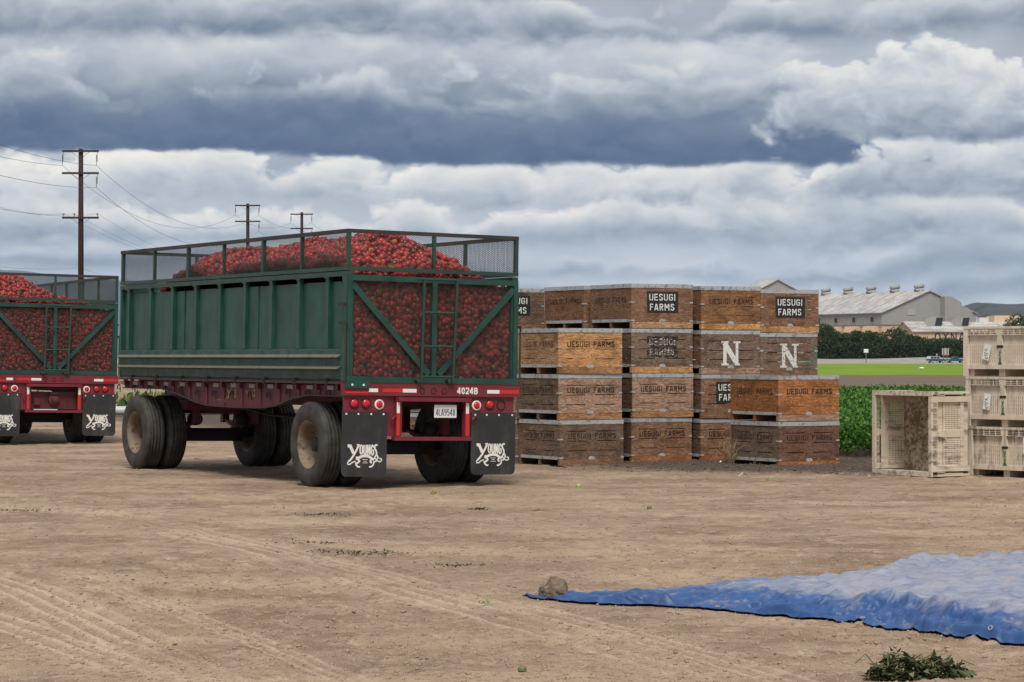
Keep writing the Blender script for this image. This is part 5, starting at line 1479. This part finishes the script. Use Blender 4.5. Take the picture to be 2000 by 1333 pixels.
def car(px, Y, kind, label, yaw):
    X = (px - 1000) * Y / 5000; r_ = empty('parked_' + kind, (X, Y, -.02), yaw); tag(r_, label, 'car' if kind == 'wagon' else 'pickup')
    L_ = 4.8; hw = .88
    if kind == 'wagon': body = [(-2.4, .45), (2.4, .45), (2.4, .95), (1.15, 1.05), (-2.4, 1.05)]; cab = [(-2.36, 1.05), (1.1, 1.05), (.45, 1.68), (-2.15, 1.70)]
    else: body = [(-2.4, .45), (2.4, .45), (2.4, 1.02), (.55, 1.05), (-1.2, 1.05), (-2.4, .92)]; cab = [(-1.3, 1.05), (.55, 1.05), (.30, 1.66), (-.75, 1.68)]
    b_ = MB(); b_.prism(body, -hw, hw, axis='y'); b_.build('body', M_teal, r_)
    b_ = MB(); b_.prism(cab, -hw + .10, hw - .10, axis='y'); b_.build('cab', M_chrome if kind == 'wagon' else M_teal, r_)
    cx_ = [c[0] for c in cab]; xs2 = np.linspace(min(cx_) + .35, max(cx_) - .55, 4 if kind == 'wagon' else 3)
    for a, b2 in zip(xs2[:-1], xs2[1:]):
        for s_ in (-1, 1):
            b_ = MB(); y = s_ * (hw - .09); b_.box(a + .04, b2 - .04, min(y, y + .012 * s_), max(y, y + .012 * s_), 1.13, 1.58); b_.build('window', M_glass, r_)
    for x in (-1.45, 1.5):
        for s_ in (-1, 1):
            b_ = MB(); b_.lathe([(.001, .12), (.22, .11), (.33, .09), (.34, 0), (.33, -.09), (.22, -.11), (.001, -.12)], (x, s_ * (hw - .06), .34), 'y', 18); w_ = b_.build('wheel', M_tyre, r_, smooth=True)
            b_ = MB(); b_.lathe([(.19, s_ * .125), (.001, s_ * .13)], (x, s_ * (hw - .06), .34), 'y', 14); b_.build('hubcap', M_chrome, w_)
    b_ = MB(); b_.box(-2.48, -2.401, -.8, .8, .42, .60); b_.box(2.401, 2.48, -.8, .8, .42, .60); b_.build('bumper', M_chrome, r_)
    for s_ in (-.62, .62):
        b_ = MB(); b_.box(-2.43, -2.402, s_ - .12, s_ + .12, .72, .88); b_.build('lamp', M_white if kind != 'wagon' else M_lens, r_)
    return r_
car(1828.5, 648, 'wagon', 'teal wagon with pale roof parked on the far road, behind the pickup', R(20))
car(1867, 652, 'pickup', 'teal pickup truck parked on the far road beside the plastic bins', R(16))
b_ = MB(); b_.lathe([(.001, 0), (.30, .03), (.38, .12), (.2, .24), (.001, .27)], (0, 0, 0), 'z', 12)
tag(b_.build('white_sack', M_white, loc=((1800 - 1000) * 330 / 5000, 330, -.02), smooth=True), 'small white sack lying in the young green field', 'sack')

# ------------------------------------------------------------------ power line
M_pole = painted('creosoted_pole', (.026, .009, .008), .8, (.014, .008, .006), .6, True, 1.0); M_arm = plain('dark_cross_arm', (.030, .022, .020), .8); M_insul = plain('insulator', (.020, .018, .020), .4); M_glassins = plain('glass_insulator', (.30, .32, .33), .2)
M_wire = plain('power_cable', (.035, .035, .04), .5)
POLES = []
def pole(px, Y, top, label, arms, low_arm=True, armw=2.55):
    X = (px - 1000) * Y / 5000; r_ = empty('power_pole', (X, Y, 0)); tag(r_, label, 'power pole', 'power poles behind the trailers')
    b_ = MB(); b_.tube([(0, 0, -.2), (0, 0, top * .6), (0, 0, top)], [.23, .19, .16], 12); b_.build('pole', M_pole, r_, smooth=True)
    h_ = armw / 2; at = {}
    for q, z in enumerate(arms):
        b_ = MB(); b_.box(-h_, h_, -.26, -.15, z - .07, z + .07); a_ = b_.build('cross_arm', M_arm, r_)
        b_ = MB(); sgn = -1
        for s_ in (-1, 1): b_.beam((s_ * .62, -.2, z - .07), (s_ * .12, -.17, z - .45), .03, .02)
        b_.build('arm_brace', M_arm, a_)
        if q < 2:
            for s_ in ((-1, 1) if q == 0 else (1,)):
                x = s_ * (h_ - .09); dx_ = -.07
                b_ = MB(); b_.tube([(x, -.2, z - .07), (x + dx_ * .2, -.2, z - .25)], .015, 6)
                pr = []
                for k_ in range(6): zz = z - .25 - .085 * k_; pr += [(.02, zz), (.065, zz - .02), (.06, zz - .04), (.02, zz - .06)]
                b_.lathe(pr, (x + dx_ * .6, -.2, 0), 'z', 8); b_.tube([(x + dx_ * .9, -.2, z - .75), (x + dx_, -.2, z - 1.0)], .018, 6)
                b_.build('insulator_string', M_insul, a_); at[(q, s_)] = Vector((X + x + dx_, Y - .2, z - 1.0))
        else:
            for k_, x in enumerate((-h_ + .1, -.42, h_ - .1)):
                b_ = MB(); b_.lathe([(.02, .0), (.02, .10), (.07, .12), (.075, .19), (.04, .26), (.001, .27)], (x, -.2, z + .07), 'z', 10); b_.build('pin_insulator', M_glassins, a_, smooth=True); at[(2, k_)] = Vector((X + x, Y - .2, z + .3))
    POLES.append(at)
z_of = lambda py, Y: EYE + (697 - py) * Y / 5000
pole(158, 178, z_of(291, 178), 'nearest and tallest looking red brown power pole, three cross arms', [z_of(296, 178), z_of(339, 178), z_of(426, 178)])
pole(484, 258, z_of(398, 258), 'middle power pole rising behind the near trailer', [z_of(402, 258), z_of(433, 258)])
pole(589.5, 292, z_of(415, 292), 'farthest of the three power poles', [z_of(419, 292), z_of(447, 292)])
def wire(a, b2, sag, label):
    pts = []
    for k_ in range(33):
        t = k_ / 32; p = a.lerp(b2, t); p = Vector((p.x, p.y, p.z - sag * 4 * t * (1 - t))); pts.append(p)
    mb = MB(); mb.tube(pts, .0065 if 'low' in label else .012, 5)
    tag(mb.build('power_cable', M_wire), label, 'cable', 'power cables')
NM = {(0, -1): 'top left', (0, 1): 'top right', (1, 1): 'second arm'}
back = Vector((-34.5, 95, 0))
for key, nm in NM.items():
    a, b2, c3 = POLES[0][key], POLES[1][key], POLES[2][key]
    wire(a, b2, 2.6, 'thin power cable sagging from the nearest to the middle pole, ' + nm); wire(b2, c3, .9, 'thin power cable between the middle and farthest pole, ' + nm)
    d3 = c3 + (c3 - b2) * 2.0; d3.z -= 2; wire(c3, d3, 1.2, 'thin power cable running on from the farthest pole, ' + nm)
    off = POLES[0][key] - POLES[0][(0, 1)]
    L0 = Vector((-24.0 + off.x, 104, z_of(225, 104) + off.z)); wire(a, L0, .4, 'thin power cable leaving the frame from the nearest pole, ' + nm)
for k_ in range(3):
    a = POLES[0][(2, k_)]; nm = ('outer', 'middle', 'inner')[k_]
    wire(a, Vector((-24.5 + .8 * k_, 104, z_of(352 + 12 * k_, 104))), .5, 'faint low cable leaving the frame from the nearest pole, ' + nm + ' pin')
    wire(a, Vector((-26.6 + .5 * k_, 258, z_of(505, 258))), 1.6, 'faint low cable descending behind the near trailer, ' + nm + ' pin')
wire(Vector((-30.0, 177.5, z_of(524, 178))), Vector((-24.5, 104, z_of(497, 104))), .3, 'lowest cable crossing the pole just above the far trailer')
wire(Vector((-30.0, 177.5, z_of(524, 178))), Vector((-26.6, 258, z_of(560, 258))), 1.0, 'lowest cable running on behind the mesh of the trailer')
# ------------------------------------------------------------------ blue tarpaulin
def _tarp(N, p):
    co = worldco(N)
    top = N.n('ShaderNodeAttribute', attribute_name='dust').outputs['Fac']
    n1 = N.noise(co, 2.2, 6, .65); n2 = N.noise(N.vmul(co, (3, 8, 3)), 1.5, 6, .7); n3 = N.noise(co, 9, 5, .7)
    c_ = N.mix(N.step(n1, .35, .65), (.014, .052, .165), (.028, .086, .235))
    c_ = N.mix(N.mul(N.step(n3, .55, .75), .5), c_, (.11, .19, .36))
    dm = N.math('MULTIPLY', N.step(N.add(N.mul(n2, .6), N.mul(top, .33)), .36, .72), .76)
    c_ = N.mix(dm, c_, N.mix(n3, (.23, .27, .36), (.45, .40, .36)))
    c_ = N.mix(N.mul(N.step(N.add(N.mul(n3, .6), N.mul(n1, .4)), .53, .64), .6), c_, (.26, .20, .15))
    N.link(c_, p.inputs['Base Color']); N.link(N.mad(dm, .25, .52), p.inputs['Roughness'])
    bump(N, p, N.add(N.math('ABSOLUTE', N.sub(N.noise(N.vmul(co, (1, .6, 1)), 3.2, 2, .5, .8), .5)), N.mul(N.math('ABSOLUTE', N.sub(N.noise(co, 8, 2, .5, .8), .5)), .25)), .6, .08)
M_tarp = mat('blue_tarpaulin', _tarp)
fr = np.array([(.05, 16.83), (.40, 16.50), (.80, 16.22), (1.28, 15.96), (2.09, 14.92), (2.79, 13.92), (3.6, 12.7)])
bk = np.array([(.07, 16.88), (.34, 16.98), (.75, 17.05), (1.42, 17.25), (2.55, 18.0), (3.75, 19.6), (5.4, 20.8)])
sp_ = np.array([0, .10, .22, .36, .60, .80, 1.0])
ns, nt_ = 420, 180
s_ = np.linspace(0, 1, ns)[:, None]; t_ = np.linspace(0, 1, nt_)[None, :]
def cv(P, s): return np.interp(s, sp_, P[:, 0]), np.interp(s, sp_, P[:, 1])
fx, fy = cv(fr, s_); bx_, by_ = cv(bk, s_)
fy = fy + .05 * np.sin(s_ * 31) * s_; fx = fx + .03 * np.sin(s_ * 23 + 1)
tw = t_ ** 1.35
X = fx + (bx_ - fx) * tw; Y = fy + (by_ - fy) * tw
dist = np.hypot(X - fx, Y - fy)                              # metres from the front edge
lift = np.clip(s_ / .56, 0, 1) ** 1.1
wob = fbm(s_ * 13 + 0 * t_, 0 * s_ + 3.0 + 0 * t_, 3)                 # the hem lifts, folds over and drops again along the edge
hem_h = (.012 + .050 * smooth(.42, .66, wob)) * smooth(.06, .2, s_)
hem = hem_h * smooth(.0, .05, dist) * (1 - smooth(.08, .20, dist))
ridge = .140 * lift * smooth(.06, .74, dist)
Z = hem + ridge
plate = smooth(.55, .9, dist)
Z = Z - plate * .025 * lift - .05 * lift * smooth(.7, 1.0, t_ + 0 * s_)
cr1 = (1 - np.abs(2 * fbm(X * 4 + Y * 2.4, Y * 3.4 - X * 3, 3, .5) - 1)) ** 3; cr2 = (1 - np.abs(2 * fbm(X * 9 - Y * 5 + 5, Y * 8 + X * 7, 2) - 1)) ** 3
wr = fbm(X * 3.1 + Y * 1.2, Y * 2.6 - X, 4, .55); rid = 1 - np.abs(2 * fbm(X * 2.2 - Y * .8 + 9, Y * 1.8 + X * 1.3, 3) - 1)
Z += lift * ((wr - .5) * .028 + (rid - .8) * .03 * smooth(.1, .5, dist)) + .02 * lift * np.maximum(0, np.sin(X * 4.2 + Y * 5.0 + 6 * wr)) * smooth(.06, .35, dist)
bq = smooth(.93, 1.0, t_ + 0 * s_)
Z += .07 * bq * np.maximum(0, np.sin(s_ * 20 + .5)) * smooth(.35, .5, s_)
Z += lift * smooth(.02, .12, dist) * (.045 * (cr1 - .5) + .012 * (cr2 - .5)) * (1 - .6 * plate)
Y = Y - lift * smooth(.03, .15, dist) * (1 - plate) * (.045 * (cr1 - .5) + .012 * (cr2 - .5))
fold = np.sin(dist * 9.0 + 5 * fbm(s_ * 9 + 0 * t_, t_ * 2 + 0 * s_, 2) + 2.0 * s_)
Z += .016 * lift * plate * np.maximum(0, fold) ** 3
gzv = height(X.astype(np.float32), Y.astype(np.float32))[0]
Z = np.maximum(Z, .004) + np.maximum(gzv, -.01) + .012
i = np.arange(ns * nt_).reshape(ns, nt_)
F = np.stack([i[:-1, :-1], i[1:, :-1], i[1:, 1:], i[:-1, 1:]], -1).reshape(-1, 4)
dust = smooth(.30, .75, dist) * (.55 + .45 * smooth(.25, .6, s_))
tp = np_mesh('blue_tarp', np.stack([X, Y, Z], -1).reshape(-1, 3), F, M_tarp, smooth=False, attr={'dust': dust.ravel()})
sm_ = tp.modifiers.new('thickness', 'SOLIDIFY'); sm_.thickness = .003; sm_.offset = 0
tag(tp, 'dusty blue tarpaulin spread and wrinkled across the dirt yard', 'tarp')
for s0 in (.36, .58, .76, .93):
    a = int(s0 * (ns - 1)); b2 = int(np.argmin(np.abs(dist[a] - .045)))
    P = Vector((X[a, b2], Y[a, b2], Z[a, b2]))
    mb = MB(); ri = [(.012 + .004 * math.cos(q), .003 * math.sin(q)) for q in np.linspace(0, 6.283, 8, endpoint=False)]
    mb.lathe(ri, (0, 0, 0), 'z', 16, closed=True)
    du = Vector((X[a + 4, b2] - X[a - 4, b2], Y[a + 4, b2] - Y[a - 4, b2], Z[a + 4, b2] - Z[a - 4, b2])); dv = Vector((X[a, b2 + 1] - X[a, b2 - 1], Y[a, b2 + 1] - Y[a, b2 - 1], Z[a, b2 + 1] - Z[a, b2 - 1]))
    nn = du.cross(dv).normalized()
    o = mb.build('grommet', M_grey, tp, P + nn * .004, nn.to_track_quat('Z', 'Y').to_euler(), True)

# ------------------------------------------------------------------ clod of earth on the corner
def lump(name, loc, sx, sy, sz, m, label, cat, seed=0, n=22, rough=.28, extra=None):
    V, F_ = [], []
    for a in range(n // 2 + 1):
        th = math.pi * a / (n // 2)
        for c_ in range(n):
            ph = 2 * math.pi * c_ / n; d_ = np.array((math.sin(th) * math.cos(ph), math.sin(th) * math.sin(ph), math.cos(th)))
            hr = math.sin(th) if th < math.pi / 2 else 1.0
            q = np.array((hr ** .8 * math.cos(ph), hr ** .8 * math.sin(ph), math.cos(th)))
            nz = float(fbm(np.array([d_[0] * 2.6 + seed * 3.1 + d_[2] * 1.5]), np.array([d_[1] * 2.6 + d_[2] * 2.1 + seed]), 5, .62)[0]) - .5
            f_ = 1 + rough * 2 * nz
            e_ = extra(d_) if extra else 1.0
            V.append((q[0] * sx * f_, q[1] * sy * f_, q[2] * sz * (f_ * e_ if q[2] > 0 else .6)))
    for a in range(n // 2):
        for c_ in range(n): F_.append((a * n + c_, a * n + (c_ + 1) % n, (a + 1) * n + (c_ + 1) % n, (a + 1) * n + c_))
    mb = MB(); mb.v, mb.f, mb.m = V, F_, [0] * len(F_)
    o = mb.build(name, m, loc=loc, smooth=True); tag(o, label, cat)
    return o
def _earth(N, p):
    co = objco(N); n1 = N.noise(co, 14, 6, .7); n2 = N.noise(co, 60, 4, .7)
    N.link(N.mix(N.step(n1, .35, .65), (.115, .080, .056), (.235, .170, .120)), p.inputs['Base Color']); p.inputs['Roughness'].default_value = .95
    bump(N, p, N.add(n1, N.mul(n2, .5)), .9, .012)
M_earth = mat('dried_earth', _earth)
lump('earth_clod', (.272, 16.90, .040), .093, .075, .088, M_earth, 'brown clod of earth holding down the corner of the blue tarp', 'clod', 3, 44, .30, lambda d_: 1.10 if d_[0] > -.15 else (.62 if d_[0] < -.4 else .62 + .48 * (d_[0] + .4) / .25))

# ------------------------------------------------------------------ pile of wilted leaves
M_wilt = leaf_mat('wilted_leaf', (.014, .017, .007), (.085, .105, .040), .15, (.24, .22, .13))
M_stalk = plain('wilted_stalk', (.10, .095, .045), .8, vary=.4)
PX, PY = 2.01, 12.62
root = empty('leaf_pile', (PX, PY, gz(PX, PY))); root.scale = (1.0, .95, .80); tag(root, 'heap of wilted dark green leaves and stalks on the dirt below the tarp', 'leaf pile')
n = 2400
cent = np.array([(-.105, .0, .155, .085), (.075, -.01, .125, .075), (.175, -.02, .085, .06), (-.205, -.02, .075, .05), (.0, -.03, .11, .08)])
w_ = rng.choice(5, n, p=[.32, .24, .16, .10, .18]); a_ = rng.random(n) * 6.28; r_ = np.sqrt(rng.random(n))
u = cent[w_, :2] + np.stack([np.cos(a_), np.sin(a_) * .9], -1) * (r_ * cent[w_, 3] * 1.25)[:, None]
hh = cent[w_, 2] * (1 - r_ ** 2) * (.8 + .4 * rng.random(n))
C = np.stack([u[:, 0], u[:, 1], hh * rng.random(n) ** .4], -1)
D = rng.normal(size=(n, 3)); D[:, 2] *= .5
leaves('leaf_mass', C, D, .014 + .050 * rng.random(n) ** 2.5, .008 + .030 * rng.random(n) ** 2.5, M_wilt, rng.random(n), root, 'stuff', .3)
big = [(-.10, -.05, .145, (.6, -.3, -.1)), (.13, -.10, .075, (.35, -.5, -.5)), (.17, -.09, .06, (.8, -.3, -.6)), (.02, -.09, .09, (-.5, -.4, .2)), (.10, -.06, .11, (.4, -.3, .3)), (-.19, -.06, .06, (-.5, -.2, .3)), (.05, -.04, .13, (.2, -.2, .6)), (.21, -.06, .05, (.7, -.2, -.3)), (-.04, -.10, .05, (-.2, -.6, -.1))]
for q, (x, y, z, d_) in enumerate(big):
    leaves('leaf', np.array([(x, y, z)]), np.array([d_], float), np.array([.060 + .016 * (q % 3)]), np.array([.036]), M_wilt, np.array([.55 + .05 * q]), root)
for q in range(9):
    a = random.uniform(0, 6.28); x, y = random.gauss(0, .10), random.gauss(-.04, .05)
    mb = MB(); mb.tube([(x, y, .04 + random.random() * .06), (x + .06 * math.cos(a), y + .04 * math.sin(a), .10 + random.random() * .06), (x + .13 * math.cos(a + .4), y + .08 * math.sin(a), .06 + random.random() * .06)], .0035, 5); mb.build('stalk', M_stalk, root)

# ------------------------------------------------------------------ bits dropped in the yard
M_lime = plain('lime_pepper', (.26, .42, .06), .35); M_olive = plain('dull_green_pepper', (.10, .13, .055), .5); M_pale = plain('pale_husk', (.55, .48, .32), .7)
def g_at(px, py):
    Y = 5000 * EYE / (py - 697); X = (px - 1000) * Y / 5000; return X, Y, gz(X, Y)
for px, py, s_, m, lab in ((1130, 952, .030, M_lime, 'lime green fruit on the dirt between trailer and bins'), (1268, 997, .026, M_olive, 'dark green fruit on open dirt in front of the wooden bins'), (1020, 1317, .022, M_olive, 'dull green fruit at the bottom edge of the yard')):
    x, y, z = g_at(px, py); lump('small_fruit', (x, y, z + s_ * .55), s_, s_, s_ * .8, m, lab, 'fruit', px, 14, .12)
for px, py, k_, lab in ((846, 968, 9, 'small torn lime green scrap near the rear wheel'), (944, 1181, 9, 'small torn lime green scrap left of the earth clod'), (1497, 942, 14, 'yellow green crushed vegetable before the front bin stack')):
    x, y, z = g_at(px, py)
    o = leaves('vegetable_scrap', np.stack([x + rng.normal(size=k_) * .012, y + rng.normal(size=k_) * .012, z + .004 + .014 * rng.random(k_)], -1), rng.normal(size=(k_, 3)), .022 + .02 * rng.random(k_), .016 + .012 * rng.random(k_), leaf_mat('lime_scrap', (.16, .27, .03), (.42, .50, .12), .3) if 'lime_scrap' not in MATS else MATS['lime_scrap'], rng.random(k_))
    tag(o, lab, 'scrap', 'vegetable scraps on the dirt')
for px, py, n_, w_, lab in ((735, 1083, 150, .14, 'flattened dark green leaves pressed into the dirt mid yard'), (885, 1101, 90, .12, 'thin trail of dark leaf litter right of the flattened leaves'), (38, 999, 110, .16, 'wilted leaf litter at the left edge of the yard'), (935, 997, 90, .05, 'dark crumbled clump of soil and leaf behind the mid yard'), (628, 1007, 120, .13, 'brown scuffed litter patch in front of the trailer wheels'),
                          (620, 1063, 90, .14, 'long streak of dark litter across the tracks'), (650, 1080, 70, .12, 'short streak of dark litter beside the flattened leaves'), (1050, 1000, 25, .03, 'tiny dark leaf crumb right of the crumbled clump')):
    x, y, z = g_at(px, py); f_ = np.stack([x + rng.normal(size=n_) * w_, y + rng.normal(size=n_) * w_ * .8], -1)
    zz = height(f_[:, 0].astype(np.float32), f_[:, 1].astype(np.float32))[0]
    D = rng.normal(size=(n_, 3)); D[:, 2] = np.abs(D[:, 2]) * .12
    o = leaves('leaf_litter', np.stack([f_[:, 0], f_[:, 1], zz + .002 + .006 * rng.random(n_)], -1), D, .010 + .024 * rng.random(n_), .006 + .010 * rng.random(n_), M_wilt, rng.random(n_) * (.9 if px in (735, 885, 38) else .25), kind='stuff')
    tag(o, lab, 'litter')
# pale scraps near the bins
for px, py, l_, a_, lab in ((1411, 908, .13, .9, 'white strip lying by the dry weed tuft'), (1455, 934, .16, .1, 'pale crumpled husk on dark soil before the front bins'), (1537, 924, .10, .2, 'small pale husk under the front bin corner'), (1650, 929, .14, .0, 'pale strip left of the tipped plastic bin'), (1683, 930, .17, .05, 'longer pale strip beside the tipped plastic bin'), (1702, 933, .10, .3, 'short pale strip at the foot of the tipped plastic bin'),
                        (1940, 948, .12, .2, 'straw strip before the plastic bin stack'), (1985, 952, .14, -.1, 'straw strip at the right edge before the stack')):
    x, y, z = g_at(px, py); mb = MB()
    ca, sa = math.cos(a_), math.sin(a_); w2 = .014 if px != 1455 else .05
    pts = [(-l_ / 2, 0, .012), (-l_ / 6, .01, .03 if px != 1455 else .06), (l_ / 6, -.006, .022), (l_ / 2, .004, .010)]
    for p, q in zip(pts[:-1], pts[1:]):
        f4 = lambda v, o_: (v[0] * ca - (v[1] + o_) * sa, v[0] * sa + (v[1] + o_) * ca, v[2])
        mb.quadpts([f4(p, -w2), f4(q, -w2), f4(q, w2), f4(p, w2)])
    tag(mb.build('pale_scrap', M_pale if px != 1411 else M_white, loc=(x, y, z + .004)), lab, 'scrap', 'pale scraps by the bins')
# dry weed tuft between the stacks
x, y = 3.19, 37.45; root = empty('dry_weed', (x, y, 0)); tag(root, 'dry straw coloured weed tuft between two wooden stacks', 'weed')
M_straw = plain('dry_straw', (.27, .19, .095), .8, vary=.4)
mb = MB()
for q in range(70):
    a = random.uniform(0, 6.28); b2 = random.uniform(.05, .22); h_ = random.uniform(.10, .40); c_ = random.uniform(-1, 1)
    p0 = (random.gauss(0, .03), random.gauss(0, .03), .0); p1 = (p0[0] + b2 * .5 * math.cos(a), p0[1] + b2 * .5 * math.sin(a), h_ * .7); p2 = (p0[0] + b2 * math.cos(a + c_), p0[1] + b2 * math.sin(a + c_), h_); p3 = (p0[0] + b2 * 1.4 * math.cos(a + 1.6 * c_), p0[1] + b2 * 1.4 * math.sin(a + 1.6 * c_), h_ * .72)
    mb.tube([p0, p1, p2, p3], [.004, .0035, .003, .002], 4)
mb.build('stems', M_straw, root)['kind'] = 'stuff'
# ------------------------------------------------------------------ the air between here and the hills
hz = MB(); hz.box(-12000, 12000, -400, 18200, -8, 680)
def _haze(N, p):
    N.t.nodes.remove(p)
    v = N.n('ShaderNodeVolumePrincipled'); v.inputs['Color'].default_value = (.62, .78, 1.0, 1); v.inputs['Density'].default_value = 3.2e-5; v.inputs['Anisotropy'].default_value = .0
    N.link(v.outputs[0], N.out.inputs['Volume'])
m = mat('haze_air', _haze)
for l in list(m.node_tree.links):
    if l.to_socket.name == 'Surface': m.node_tree.links.remove(l)
tag(hz.build('haze', m), kind='stuff')
